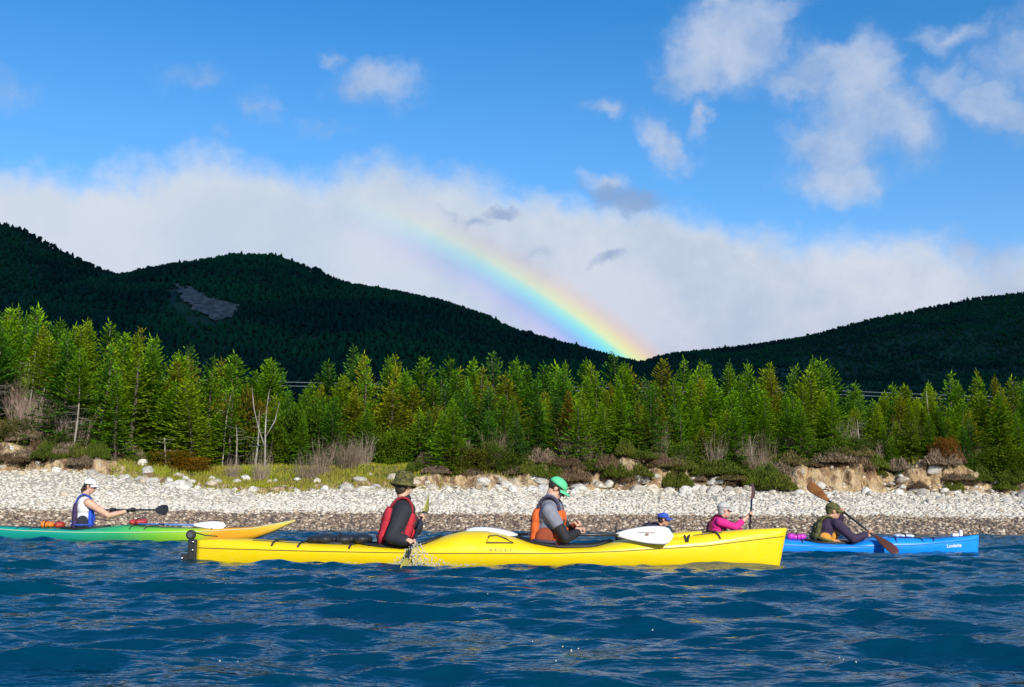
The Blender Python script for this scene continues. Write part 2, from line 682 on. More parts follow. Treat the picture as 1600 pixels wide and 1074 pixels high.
def strip(name, x0, x1, nx, s0, s1, ns, m, jit=0.0):
    xs = np.linspace(x0, x1, nx)
    t = np.linspace(0, 1, ns)
    X = np.repeat(xs[None, :], ns, 0)
    S0 = s0(xs) if callable(s0) else np.full(nx, s0)
    S1 = s1(xs) if callable(s1) else np.full(nx, s1)
    S = S0[None, :] * (1 - t[:, None]) + S1[None, :] * t[:, None]
    Y = shore_y(X) + S
    Z = ground_z(X, Y)
    if jit:
        Y = Y + jit * (fbm(X * 1.6, Z * 1.2, 91, 3) * 1.0 + fbm(X * 5.0, Z * 1.6, 97, 3) * .95) * np.sin(np.pi * t)[:, None]
        Z = Z + jit * 0.5 * fbm(X * 5.1, Y * 6.0, 95, 3) * np.sin(np.pi * t)[:, None]
    i = np.arange((ns - 1) * nx).reshape(ns - 1, nx)[:, :-1].ravel()
    o = obj(name, np_mesh(name, np.stack([X, Y, Z], -1).reshape(-1, 3), np.stack([i, i + 1, i + nx + 1, i + nx], 1), [m], smooth=True))
    o['kind'] = 'structure'
    return o


def c_beach(g):
    P = pos(g)
    z = g.node('ShaderNodeSeparateXYZ', {0: P}, out=2)
    n = g.noise(P, 0.8, 4.0)
    zz = g.m('ADD', z, g.m('MULTIPLY', g.m('SUBTRACT', n, 0.5), 0.10))
    wet = g.mix(g.rng(g.noise(P, 9.0, 4.0), .35, .65), (0.085, 0.062, 0.048), (0.20, 0.155, 0.125))
    dry = g.mix(g.rng(g.noise(P, 7.0, 5.0), .35, .65), (0.40, 0.35, 0.27), (0.60, 0.54, 0.44))
    return g.mix(g.rng(zz, 0.36, 0.42), wet, dry)


def c_bank(g):
    P = pos(g)
    a = g.mix(g.rng(g.noise(g.vm('MULTIPLY', P, (1, 1, .4)), 2.6, 6.0, .65), .36, .62), (0.38, 0.25, 0.12), (0.56, 0.43, 0.26))
    return g.mix(g.rng(g.noise(g.vm('MULTIPLY', P, (1, 1, .5)), 4.0, 6.0, .65), .46, .62), a, (0.17, 0.09, 0.045))


def c_ground(g):
    P = pos(g)
    a = g.mix(g.rng(g.noise(P, 0.6, 5.0), .38, .6), (0.075, 0.085, 0.018), (0.13, 0.11, 0.035))
    return g.mix(g.rng(g.noise(P, 3.0, 5.0), .55, .7), a, (0.10, 0.07, 0.035))


M_beach = mat('beach_shingle', rough=0.85, fn=c_beach, bump=(14, .7, .06))
M_bank = mat('bank_soil', rough=0.95, fn=c_bank, bump=(6, 1.0, .2))
M_ground = mat('forest_floor', rough=0.95, fn=c_ground, bump=(4, .6, .1))
beach = strip('beach', -36, 36, 500, -9.0, s_top, 60, M_beach)
bank = strip('bank', -36, 36, 900, s_top, lambda x: s_top(x) + 0.85, 26, M_bank, jit=0.8)
floor_ = strip('ground', -46, 46, 300, lambda x: s_top(x) + 0.85, 60.0, 70, M_ground)

# wide land behind, out to the horizon
ys = np.concatenate([np.linspace(84, 400, 12), np.linspace(450, 9000, 20)])
us = np.linspace(-1, 1, 41)
GX = us[None, :] * (ys[:, None] * 0.9 + 60)
GY = np.repeat(ys[:, None], 41, 1)
GZ = 4.0 + 3.0 * fbm(GX / 90, GY / 90, 6, 2)
i = np.arange(31 * 41).reshape(31, 41)[:, :-1].ravel()
land = obj('land', np_mesh('land', np.stack([GX, GY, GZ], -1).reshape(-1, 3), np.stack([i, i + 1, i + 42, i + 41], 1), [M_ground], smooth=True))
land['kind'] = 'structure'

# ------------------------------------------------------------------ hills
def c_hill(g):
    P = pos(g)
    return g.mix(g.rng(g.noise(P, 0.02, 5.0), .4, .6), (0.006, 0.040, 0.024), (0.010, 0.060, 0.026))


M_hill = mat('hill_undergrowth', rough=1.0, fn=c_hill)
HILLS = {}


def hill(name, prof, YR, YB, back, seed, amp):
    """ridge given as sight-line heights at the ridge's own distance; a solid ridge that runs across"""
    P = [at(px, py, YR) for px, py in prof]
    xs = np.array([p.x for p in P])
    zs = np.array([p.z for p in P])
    nx, nv = 150, 56
    X = np.linspace(xs[0], xs[-1], nx)
    v = np.linspace(0, 1.6, nv)

    def surf(x, vv):
        zr = np.interp(x, xs, zs) - TREE_H
        y = np.where(vv <= 1, YB + (YR - YB) * vv, YR + back * (vv - 1) / 0.6)
        f = np.where(vv <= 1, np.sin(np.clip(vv, 0, 1) * math.pi / 2) * y / YR, 1 - 0.55 * ((vv - 1) / 0.6) ** 1.3)
        z = zr * f + amp * fbm(x / 110.0, y / 110.0, seed, 4) * np.sin(np.clip(vv, 0, 1) * math.pi)
        return y, z
    XX = np.repeat(X[None, :], nv, 0)
    VV = np.repeat(v[:, None], nx, 1)
    y, z = surf(XX, VV)
    i = np.arange((nv - 1) * nx).reshape(nv - 1, nx)[:, :-1].ravel()
    o = obj(name, np_mesh(name, np.stack([XX, y, z], -1).reshape(-1, 3), np.stack([i, i + 1, i + nx + 1, i + nx], 1), [M_hill], smooth=True))
    o['kind'] = 'structure'
    HILLS[name] = (surf, xs[0], xs[-1], YR, YB)
    return o


TREE_H = 5.5
hillA = hill('hill_far_left', [(-420, 300), (-200, 318), (0, 346), (40, 357), (100, 391), (150, 415), (205, 434), (300, 475), (420, 520)], 1600, 700, 500, 41, 40)
hillB = hill('hill_left', [(40, 520), (120, 462), (160, 440), (205, 427), (270, 412), (340, 402), (372, 397), (430, 397), (480, 414), (540, 439), (620, 452), (700, 470), (760, 492),
                           (800, 514), (850, 527), (900, 541), (940, 552), (1010, 572), (1120, 605)], 1150, 480, 400, 55, 32)
TREE_H = 5.5
hillC = hill('hill_right', [(880, 600), (960, 575), (1000, 564), (1050, 551), (1150, 541), (1250, 527), (1350, 500), (1450, 480), (1530, 464), (1600, 457), (1800, 428), (2100, 400)], 2300, 900, 800, 77, 70)

# bare rock slide on the left hill
def scree():
    surf, x0, x1, YR, YB = HILLS['hill_left']
    poly = [(264, 445), (283, 450), (303, 452), (320, 467), (346, 476), (376, 480), (362, 495), (341, 507), (320, 502), (298, 488), (281, 471)]
    # find the slope point behind a sight line
    def hit(px, py):
        lo, hi = 0.02, 1.0
        best = None
        for k in range(400):
            vv = lo + (hi - lo) * k / 399
            yv = YB + (YR - YB) * vv
            p = at(px, py, yv)
            z = surf(np.array([p.x]), np.array([vv]))[1][0]
            if z >= p.z:
                return p.x, vv
        return at(px, py, YR).x, 1.0
    H = [hit(*p) for p in poly]
    return np.array(H)


SCAR = scree()


def in_scar(x, v, grow=0.0):
    x = np.asarray(x)
    v = np.asarray(v)
    xx = x + 9 * fbm(x / 16, v * 40, 3, 3)
    vv = v + 0.03 * fbm(x / 12 + 50, v * 45, 4, 3)
    ins = np.zeros(x.shape, bool)
    n = len(SCAR)
    for i in range(n):
        xi, yi = SCAR[i]
        xj, yj = SCAR[i - 1]
        c = ((yi > vv) != (yj > vv)) & (xx < (xj - xi) * (vv - yi) / (yj - yi + 1e-12) + xi)
        ins ^= c
    return ins


def build_scar():
    surf = HILLS['hill_left'][0]
    a0, a1 = SCAR[:, 0].min() - 10, SCAR[:, 0].max() + 10
    b0, b1 = SCAR[:, 1].min() - 0.04, SCAR[:, 1].max() + 0.04
    n, m = 90, 70
    X, V = np.meshgrid(np.linspace(a0, a1, n), np.linspace(b0, b1, m))
    y, z = surf(X, V)
    z = z + 2.0 + 3.0 * fbm(X / 7, V * 90, 8, 4)
    i = np.arange((m - 1) * n).reshape(m - 1, n)[:, :-1].ravel()
    Fq = np.stack([i, i + 1, i + n + 1, i + n], 1)
    keep = in_scar(X.ravel()[i], V.ravel()[i])

    def c(g):
        P = pos(g)
        return g.mix(g.rng(g.noise(P, 0.25, 5.0), .4, .62), (0.075, 0.066, 0.056), (0.20, 0.172, 0.145))
    mm = mat('scar_rock', rough=0.95, fn=c)
    o = obj('rock_scar', np_mesh('rock_scar', np.stack([X, y, z], -1).reshape(-1, 3), Fq[keep], [mm], smooth=False), hillB)
    return o


build_scar()


def far_crown(seed, kind):
    """small rough crown for the woods on the hills"""
    r = np.random.RandomState(seed)
    V, Fc = [], []
    n = 90
    for k in range(n):
        h = r.rand() ** 0.8
        if kind == 0:
            rad = 0.34 * (1 - h) ** 0.8 + 0.02
            zc = 0.08 + 0.92 * h
        else:
            rad = 0.46 * math.sqrt(max(0.02, 1 - (2 * h - 0.9) ** 2 / 1.3))
            zc = 0.18 + 0.8 * h
        a = r.rand() * 6.283
        rr = rad * r.uniform(0.75, 1.1)
        c = np.array([rr * math.cos(a), rr * math.sin(a), zc])
        s = r.uniform(0.07, 0.15)
        t = np.array([-math.sin(a), math.cos(a), 0]) * s
        u = np.array([math.cos(a) * .35, math.sin(a) * .35, -0.9]) * s * 1.1
        b = len(V)
        V += [c + t + u * .6, c - t + u * .6, c - u + r.normal(0, .02, 3)]
        Fc.append((b, b + 1, b + 2))
    # core
    b = len(V)
    for j in range(5):
        hh = [0.05, 0.25, 0.5, 0.75, 0.97][j]
        rad = (0.26 * (1 - hh) + 0.02) if kind == 0 else [0.1, .3, .36, .27, .05][j]
        for q in range(6):
            V.append(np.array([rad * math.cos(q * 1.047), rad * math.sin(q * 1.047), hh]))
    for j in range(4):
        for q in range(6):
            e, f = b + j * 6 + q, b + j * 6 + (q + 1) % 6
            Fc.append((e, f, f + 6))
            Fc.append((e, f + 6, e + 6))
    return np.array(V), np.array(Fc)


def c_far(g):
    n = g.n.new('ShaderNodeObjectInfo')
    P = pos(g)
    big = g.rng(g.noise(P, 0.009, 5.0, .6), .42, .58)
    a = g.mix(n.outputs['Random'], (0.005, 0.066, 0.034), (0.009, 0.084, 0.034))
    return g.mix(big, a, (0.003, 0.036, 0.034))


M_far = mat('far_foliage', rough=1.0, fn=c_far, spec=0.1)


def hill_forest(name, hname, step, hmin, hmax, seed):
    surf, x0, x1, YR, YB = HILLS[hname]
    r = np.random.RandomState(seed)
    nx = int((x1 - x0) / step)
    nv = int((YR - YB) * 1.25 / step)
    U, Vv = np.meshgrid(np.arange(nx), np.arange(nv))
    x = x0 + (U + r.uniform(-.45, .45, U.shape)) * step
    v = (Vv + r.uniform(-.45, .45, U.shape)) / nv * 1.10
    x, v = x.ravel(), v.ravel()
    keep = (v > 0.15) & (v < 1.12)
    if hname == 'hill_left':
        keep &= (~in_scar(x, v) | (r.rand(len(x)) < .05)) & (~in_scar(x, v + .022) | (r.rand(len(x)) < .22)) & (~in_scar(x, v + .04) | (r.rand(len(x)) < .45)) & (~in_scar(x + 6, v) | (r.rand(len(x)) < .5))
    x, v = x[keep], v[keep]
    y, z = surf(x, v)
    n = len(x)
    sc = r.uniform(hmin, hmax, n) * (0.8 + 0.5 * (fbm(x / 30, y / 30, seed, 3) + .5))
    big = r.rand(n) < 0.03
    sc[big] *= 1.3
    me = np_mesh(name, np.stack([x, y, z - 0.5], -1), [], [])
    a = me.attributes.new('size', 'FLOAT', 'POINT')
    a.data.foreach_set('value', sc.astype(np.float32))
    a = me.attributes.new('turn', 'FLOAT', 'POINT')
    a.data.foreach_set('value', (r.rand(n) * 6.283).astype(np.float32))
    a = me.attributes.new('pick', 'INT', 'POINT')
    a.data.foreach_set('value', r.randint(0, 6, n).astype(np.int32))
    o = obj(name, me)
    o['kind'] = 'stuff'
    ng = bpy.data.node_groups.new(name, 'GeometryNodeTree')
    ng.interface.new_socket('Geometry', in_out='INPUT', socket_type='NodeSocketGeometry')
    ng.interface.new_socket('Geometry', in_out='OUTPUT', socket_type='NodeSocketGeometry')
    gi, go = ng.nodes.new('NodeGroupInput'), ng.nodes.new('NodeGroupOutput')
    iop = ng.nodes.new('GeometryNodeInstanceOnPoints')
    g2i = ng.nodes.new('GeometryNodeGeometryToInstance')
    for ob in FAR:
        oi = ng.nodes.new('GeometryNodeObjectInfo')
        oi.inputs['Object'].default_value = ob
        ng.links.new(oi.outputs['Geometry'], g2i.inputs[0])
    iop.inputs['Pick Instance'].default_value = True

    def att(nm, ty):
        q = ng.nodes.new('GeometryNodeInputNamedAttribute')
        q.data_type = ty
        q.inputs['Name'].default_value = nm
        return q.outputs['Attribute']
    ng.links.new(g2i.outputs[0], iop.inputs['Instance'])
    ng.links.new(att('pick', 'INT'), iop.inputs['Instance Index'])
    cs = ng.nodes.new('ShaderNodeCombineXYZ')
    ng.links.new(att('turn', 'FLOAT'), cs.inputs[2])
    ng.links.new(cs.outputs[0], iop.inputs['Rotation'])
    ng.links.new(att('size', 'FLOAT'), iop.inputs['Scale'])
    ng.links.new(gi.outputs[0], iop.inputs['Points'])
    m2p = ng.nodes.new('GeometryNodeMeshToPoints')
    ng.links.new(gi.outputs[0], m2p.inputs[0])
    ng.links.new(m2p.outputs[0], iop.inputs['Points'])
    ng.links.new(iop.outputs[0], go.inputs[0])
    o.modifiers.new('woods', 'NODES').node_group = ng
    return o


FAR = []
for k in range(6):
    V, Fc = far_crown(100 + k, 0 if k in (0, 2, 4) else 1)
    FAR.append(bpy.data.objects.new('far_crown', np_mesh('far_crown', V, Fc, [M_far])))
f1 = hill_forest('forest_far_left', 'hill_far_left', 8, 4.5, 7.5, 1)
f2 = hill_forest('forest_left', 'hill_left', 5.2, 3.2, 6.2, 2)
f3 = hill_forest('forest_right', 'hill_right', 9.5, 4.5, 7.5, 3)
tag(f1, 'dark forest covering the hill at the far left edge', 'forest')
tag(f2, 'dark green forest covering the peaked hill with the rock scar', 'forest')
tag(f3, 'blue-dark forest covering the long hill beyond the foot of the rainbow', 'forest')

# ------------------------------------------------------------------ broad cloud between the sun and the hills: they lie in its shade
def cloud():
    r = random.Random(9)
    m = MB()
    alt = 2400.0
    k = alt / SUN_DIR.z
    # centre of the shaded country, then up the sun's direction
    for q in range(420):
        gx = r.uniform(-1500, 2600)
        gy = r.uniform(360, 4300)
        c = Vector((gx, gy, 60)) + SUN_DIR * k
        s = r.uniform(160, 240)
        m.ell(c + Vector((0, 0, r.uniform(-20, 60))), (s * 1.25, s * 1.25, s * 0.42), nu=12, nv=7)
    mm = mat('cloud_vapour', (0.85, 0.86, 0.88), 1.0)
    o = m.fused('cloud', mm, None, voxel=45.0, smooth=2)
    tag(o, 'broad flat cumulus cloud whose shade darkens the hills', 'cloud')
    return o


cloud()
# ------------------------------------------------------------------ beach stones
def ico():
    bm = bmesh.new()
    bmesh.ops.create_icosphere(bm, subdivisions=1, radius=1.0)
    V = np.array([v.co[:] for v in bm.verts])
    Fc = np.array([[v.index for v in f.verts] for f in bm.faces])
    bm.free()
    return V, Fc


ICO_V, ICO_F = ico()


def stone_cloud(name, n, s_lo, s_hi, rmin, rmax, m, seed, xlim=24.0, flat=0.6, parent=None):
    r = np.random.RandomState(seed)
    x = r.uniform(-xlim, xlim, n)
    lo = np.full(n, s_lo) if not callable(s_lo) else s_lo(x)
    hi = np.full(n, s_hi) if not callable(s_hi) else s_hi(x)
    s = lo + (hi - lo) * r.rand(n)
    y = shore_y(x) + s
    z = ground_z(x, y)
    rad = rmin * (rmax / rmin) ** (r.rand(n) ** 1.6)
    k = len(ICO_V)
    base = np.repeat(ICO_V[None], n, 0)
    base = base * (1 + r.uniform(-.28, .28, (n, k, 1)))
    base = base * np.stack([rad * r.uniform(.8, 1.35, n), rad * r.uniform(.8, 1.2, n), rad * r.uniform(flat * .8, flat * 1.25, n)], -1)[:, None, :]
    a = r.rand(n) * 6.283
    ca, sa = np.cos(a)[:, None], np.sin(a)[:, None]
    X = base[..., 0] * ca - base[..., 1] * sa
    Y = base[..., 0] * sa + base[..., 1] * ca
    Z = base[..., 2] + X * r.uniform(-.3, .3, n)[:, None]
    V = np.stack([X + x[:, None], Y + y[:, None], Z + (z + rad * .18)[:, None]], -1).reshape(-1, 3)
    Fc = (ICO_F[None] + (np.arange(n) * k)[:, None, None]).reshape(-1, 3)
    o = obj(name, np_mesh(name, V, Fc, [m], smooth=False), parent)
    o['kind'] = 'stuff'
    return o


def c_cobble(g):
    i = island(g)
    c = g.ramp(i, [(0, (.26, .24, .20)), (.10, (.50, .46, .39)), (.45, (.61, .57, .495)), (.8, (.75, .715, .64)), (1, (.60, .50, .38))]).outputs[0]
    return g.mix(g.rng(g.noise(pos(g), 12, 4), .45, .7), c, (.60, .55, .47))


def c_pebble(g):
    i = island(g)
    c = g.ramp(i, [(0, (.085, .062, .043)), (.3, (.21, .145, .097)), (.6, (.31, .22, .15)), (.85, (.45, .345, .24)), (1, (.64, .56, .44))]).outputs[0]
    return c


M_cobble = mat('white_cobble', rough=0.85, fn=c_cobble)
M_pebble = mat('brown_pebble', rough=0.55, fn=c_pebble)
stone_cloud('cobbles', 23000, lambda x: 2.95 + 0.7 * fbm(x * .7, x * 0 + 2, 44, 3), lambda x: s_top(x) + 0.25, 0.03, 0.08, M_cobble, 1, flat=.38)
stone_cloud('cobbles', 7000, 3.0, lambda x: s_top(x) * 0.72, 0.035, 0.07, M_cobble, 2)
stone_cloud('pebbles', 19000, -0.5, 3.25, 0.026, 0.07, M_pebble, 3, xlim=20.0)
for o in bpy.data.objects:
    if o.name.startswith('cobbles'):
        o.parent = beach
    if o.name.startswith('pebbles'):
        o.parent = beach


def boulder_mesh(seed):
    bm = bmesh.new()
    bmesh.ops.create_icosphere(bm, subdivisions=2, radius=1.0)
    r = random.Random(seed)
    off = Vector((r.uniform(0, 50), r.uniform(0, 50), r.uniform(0, 50)))
    from mathutils import noise as mn
    # flat broken faces: cut the ball by a few planes
    planes = [(Vector((r.uniform(-1, 1), r.uniform(-1, 1), r.uniform(-.6, 1))).normalized(), r.uniform(.55, .85)) for _ in range(9)]
    for v in bm.verts:
        p = v.co.copy()
        for n, dd in planes:
            e = p.dot(n) - dd
            if e > 0:
                p -= n * e
        p *= 1 + 0.10 * mn.noise(p * 2 + off)
        p.z *= 0.72
        v.co = p
    me = bpy.data.meshes.new('stone')
    bm.to_mesh(me)
    bm.free()
    return me


def c_boulder(g):
    n = g.n.new('ShaderNodeObjectInfo')
    P = objco(g)
    c = g.ramp(n.outputs['Random'], [(0, (.36, .33, .28)), (.4, (.56, .53, .47)), (.75, (.70, .67, .61)), (1, (.50, .40, .27))]).outputs[0]
    return g.mix(g.rng(g.noise(P, 2.4, 5), .48, .7), c, (.30, .26, .21))


M_boulder = mat('boulder', rough=0.9, fn=c_boulder, bump=(5, .5, .06))
BOULD = [boulder_mesh(k) for k in range(8)]
for me in BOULD:
    me.materials.append(M_boulder)
rb_ = np.random.RandomState(21)


def stone(x, y, r, sink=0.25):
    o = bpy.data.objects.new('stone', BOULD[rb_.randint(8)])
    COL.objects.link(o)
    o.parent = beach
    o.location = (x, y, float(ground_z(x, y)) + r * (0.45 - sink))
    o.rotation_euler = (rb_.uniform(-.3, .3), rb_.uniform(-.3, .3), rb_.uniform(0, 6.28))
    o.scale = (r * rb_.uniform(.85, 1.4), r * rb_.uniform(.85, 1.2), r * rb_.uniform(.8, 1.15))


for k in range(225):
    x = rb_.uniform(-19, 19)
    st = float(s_top(x))
    u = rb_.rand()
    s = st - 0.1 + rb_.normal(0, .3) if u < .55 else rb_.uniform(3.3, st)
    stone(x, float(shore_y(x)) + s, rb_.uniform(.10, .17) if u > .3 else rb_.uniform(.13, .27))
for k in range(26):                      # odd boulders lying in the grass
    x = px2x(rb_.uniform(190, 690), 35)
    stone(x, float(shore_y(x)) + float(s_top(x)) + rb_.uniform(0.2, 2.8), rb_.uniform(.10, .22))

# ------------------------------------------------------------------ conifers
def kites(P, D, N, L, W):
    """flat pointed twig faces: base P, direction D, face normal N, length L, width W"""
    S = np.cross(D, N)
    S /= np.linalg.norm(S, axis=1)[:, None] + 1e-9
    L = L[:, None]
    W = W[:, None]
    n = len(P)
    V = np.stack([P, P + D * L * .42 + S * W, P + D * L, P + D * L * .42 - S * W], 1).reshape(-1, 3)
    b = np.arange(n)[:, None] * 4
    return V, np.concatenate([b + [0, 1, 2], b + [0, 2, 3]])


def trunk_mesh(name, H, r0, m, seed, lean=0.02, stubs=0, z0=0.1, z1=0.5, stublen=0.5):
    r = random.Random(seed)
    mb = MB()
    pts, rad = [], []
    for i in range(9):
        t = i / 8
        pts.append((lean * H * t * t + .012 * H * math.sin(t * 5 + seed), .01 * H * math.sin(t * 4 + seed * 2), H * t - 0.15 * (i == 0)))
        rad.append(r0 * (1 - t) ** 0.85 + 0.006)
    mb.tube(pts, rad, 7)
    for k in range(stubs):
        z = H * r.uniform(z0, z1)
        a = r.uniform(0, 6.28)
        L = stublen * r.uniform(.4, 1)
        t = z / H
        p = Vector((lean * H * t * t + .012 * H * math.sin(t * 5 + seed), .01 * H * math.sin(t * 4 + seed * 2), z))
        q = p + Vector((math.cos(a) * L, math.sin(a) * L, r.uniform(-.25, .25) * L))
        e = q + Vector((math.cos(a) * L * .35, math.sin(a) * L * .35, r.uniform(-.1, .3) * L))
        mb.tube([p, q, e], [r0 * .22, r0 * .12, .004], 4)
    return mb.mesh(name, m, True)


def spruce_crown(name, seed, H, Rr, z0, m, gap=0.17, per=7, dense=1.0, lean=0.02, upturn=1.0, thin=0.0):
    r = np.random.RandomState(seed)
    Ps, Ds, Ns, Ls, Ws, Ts = [], [], [], [], [], []
    z = z0 * H
    while z < H * 0.985:
        t = z / H
        nb = per if t < .9 else 5
        a0 = r.rand() * 6.283
        lop = r.uniform(.8, 1.12)
        for b in range(nb):
            if r.rand() < thin:
                continue
            a = a0 + 6.283 * b / nb + r.uniform(-.35, .35)
            q = (1 - (t - z0) / (1 - z0))
            L = Rr * (q ** 0.82) * lop * r.uniform(.62, 1.18) * (0.72 + 0.28 * min(1, (t - z0) / 0.10 + .35)) + 0.06
            el = R(-14 + 62 * t ** 1.5) + r.normal(0, .10)
            zb = z + r.uniform(-.3, .3) * gap
            base = np.array([lean * H * t * t, 0, zb])
            d0 = np.array([math.cos(a) * math.cos(el), math.sin(a) * math.cos(el), math.sin(el)])
            side = np.array([-math.sin(a), math.cos(a), 0])
            nt = max(5, int(dense * L / 0.026))
            s = (np.arange(nt) + r.rand(nt)) / nt
            s = s ** 0.85
            curve = 0.22 * L * upturn * (s ** 2) - 0.10 * L * s
            C = base + d0 * (s * L)[:, None] + np.array([0, 0, 1]) * curve[:, None]
            sg = np.where(r.rand(nt) < .5, -1, 1)
            ang = r.uniform(R(22), R(62), nt)
            tl = (0.13 + 0.30 * L * (1 - s) ** 0.8) * r.uniform(.6, 1.2, nt) * 0.9
            tl = np.clip(tl * .85, 0.06, 0.28)
            D = d0 * np.cos(ang)[:, None] + side * (np.sin(ang) * sg)[:, None] + np.array([0, 0, 1]) * r.normal(0.10, .22, nt)[:, None]
            D /= np.linalg.norm(D, axis=1)[:, None]
            N = np.cross(d0, side)[None] + r.normal(0, .62, (nt, 3))
            N /= np.linalg.norm(N, axis=1)[:, None]
            Ps.append(C)
            Ds.append(D)
            Ns.append(N)
            Ls.append(tl)
            Ws.append(np.clip(tl * r.uniform(.13, .22, nt), .013, .036))
            Ts.append(np.clip(s * 0.8 + 0.35 * t, 0, 1))
            # end shoot
            Ps.append((base + d0 * L * .9 + np.array([0, 0, 1]) * (.22 * upturn - .1) * L * .85)[None])
            dd = d0 + np.array([0, 0, .5 * upturn])
            Ds.append((dd / np.linalg.norm(dd))[None])
            Ns.append(side[None] * .6 + np.array([[0, 0, .8]]))
            Ls.append(np.array([r.uniform(.10, .22)]))
            Ws.append(np.array([.024]))
            Ts.append(np.array([1.0]))
        z += gap * r.uniform(.7, 1.3) * (1.0 - .35 * t)
    # leader
    for k in range(9):
        a = r.rand() * 6.283
        zz = H * (0.93 + .07 * k / 8)
        Ps.append(np.array([[lean * H, 0, zz]]))
        dd = np.array([math.cos(a) * .7, math.sin(a) * .7, .9 if k < 8 else 4])
        Ds.append((dd / np.linalg.norm(dd))[None])
        Ns.append(np.array([[-math.sin(a), math.cos(a), .1]]))
        Ls.append(np.array([.16 if k < 8 else .34]))
        Ws.append(np.array([.022]))
        Ts.append(np.array([1.0]))
    P, D, N = np.concatenate(Ps), np.concatenate(Ds), np.concatenate(Ns)
    L, W, T = np.concatenate(Ls), np.concatenate(Ws), np.concatenate(Ts)
    V, Fc = kites(P, D, N, L, W)
    return np_mesh(name, V, Fc, [m], smooth=False, attrs={'tip': np.repeat(T, 4)})


def foliage_mat(name, young=(1.8, 1.7, 1.0), trans=0.22):
    m = bpy.data.materials.new(name)
    m.use_nodes = True
    g = NT(m.node_tree)
    g.n.clear()
    oi = g.n.new('ShaderNodeObjectInfo')
    tip = g.node('ShaderNodeAttribute', attribute_name='tip', out=2)
    isl = island(g)
    c = oi.outputs['Color']
    k = g.m('ADD', g.m('MULTIPLY', isl, 0.75), 0.62)
    c1 = g.vm('MULTIPLY', c, g.node('ShaderNodeCombineXYZ', {0: k, 1: k, 2: k}))
    c2 = g.vm('MULTIPLY', c1, young)
    f = g.m('MULTIPLY', g.m('POWER', tip, 2.0), g.rng(isl, .1, .8))
    cc = g.mix(f, c1, c2)
    df = g.node('ShaderNodeBsdfDiffuse', {0: cc})
    tr = g.node('ShaderNodeBsdfTranslucent', {0: g.vm('MULTIPLY', cc, (1.1, 1.15, .6))})
    mx = g.node('ShaderNodeMixShader', {0: trans, 1: df, 2: tr})
    out = g.n.new('ShaderNodeOutputMaterial')
    g.l.new(mx, out.inputs[0])
    return m


M_needle = foliage_mat('spruce_needles')
M_leaf = foliage_mat('broad_leaves', (1.4, 1.35, 1.0), 0.4)
M_twig = foliage_mat('dry_twigs', (1.3, 1.25, 1.2), 0.1)


def c_bark(a, b):
    def f(g):
        P = objco(g)
        return g.mix(g.rng(g.noise(g.vm('MULTIPLY', P, (1, 1, .25)), 14, 4), .38, .62), a, b)
    return f


M_bark = mat('spruce_bark', rough=.95, fn=c_bark((.055, .042, .032), (.13, .10, .08)))
M_dead = mat('dead_wood', rough=.9, fn=c_bark((.20, .17, .14), (.36, .32, .27)))
M_birch = mat('birch_bark', rough=.8, fn=c_bark((.20, .17, .14), (.40, .37, .32)))

PROTO = []
for k in range(9):
    H = [6.2, 5.6, 6.6, 5.2, 6.0, 5.0, 6.4, 5.8, 4.6][k]
    Rr = [1.45, 1.15, 1.6, 1.3, 1.25, 1.4, 1.3, 1.7, 1.35][k]
    cr = spruce_crown('crown', 300 + k, H, Rr, [.04, .10, .03, .05, .12, .02, .2, .04, .02][k], M_needle, gap=[.21, .23, .20, .22, .21, .20, .23, .20, .21][k],
                      per=[7, 6, 8, 7, 7, 8, 6, 8, 7][k], lean=[.01, -.02, .015, .03, -.015, 0, .02, -.01, .01][k], upturn=[1, 1.3, .8, 1.2, 1, .7, 1.4, .9, 1.1][k],
                      thin=[.05, .15, .0, .08, .1, 0, .22, .03, .05][k])
    tr = trunk_mesh('trunk', H * .97, .075 + .01 * (k % 3), M_bark, k, [.01, -.02, .015, .03, -.015, 0, .02, -.01, .01][k], stubs=6, z0=.02, z1=.4)
    PROTO.append((cr, tr, H))
# tall trees with bare lower stems
for k in range(3):
    H = [7.0, 6.5, 6.2][k]
    cr = spruce_crown('crown', 340 + k, H, [1.2, 1.35, 1.1][k], [.50, .55, .42][k], M_needle, gap=.17, per=7, lean=.01, upturn=1.1, thin=.05)
    tr = trunk_mesh('trunk', H * .97, .055, M_dead, 40 + k, .01, stubs=46, z0=.08, z1=.6, stublen=.75)
    PROTO.append((cr, tr, H))


def ordinal(n):
    ones = ['', 'first', 'second', 'third', 'fourth', 'fifth', 'sixth', 'seventh', 'eighth', 'ninth', 'tenth', 'eleventh', 'twelfth', 'thirteenth', 'fourteenth', 'fifteenth',
            'sixteenth', 'seventeenth', 'eighteenth', 'nineteenth']
    if n < 20:
        return ones[n]
    if n >= 100:
        return 'hundredth' if n == 100 else 'hundred-and-' + ordinal(n - 100)
    t, u = divmod(n, 10)
    w = {2: ('twenty', 'twentieth'), 3: ('thirty', 'thirtieth'), 4: ('forty', 'fortieth'), 5: ('fifty', 'fiftieth'), 6: ('sixty', 'sixtieth'), 7: ('seventy', 'seventieth'), 8: ('eighty', 'eightieth'), 9: ('ninety', 'ninetieth')}[t]
    return w[1] if u == 0 else w[0] + '-' + ones[u]


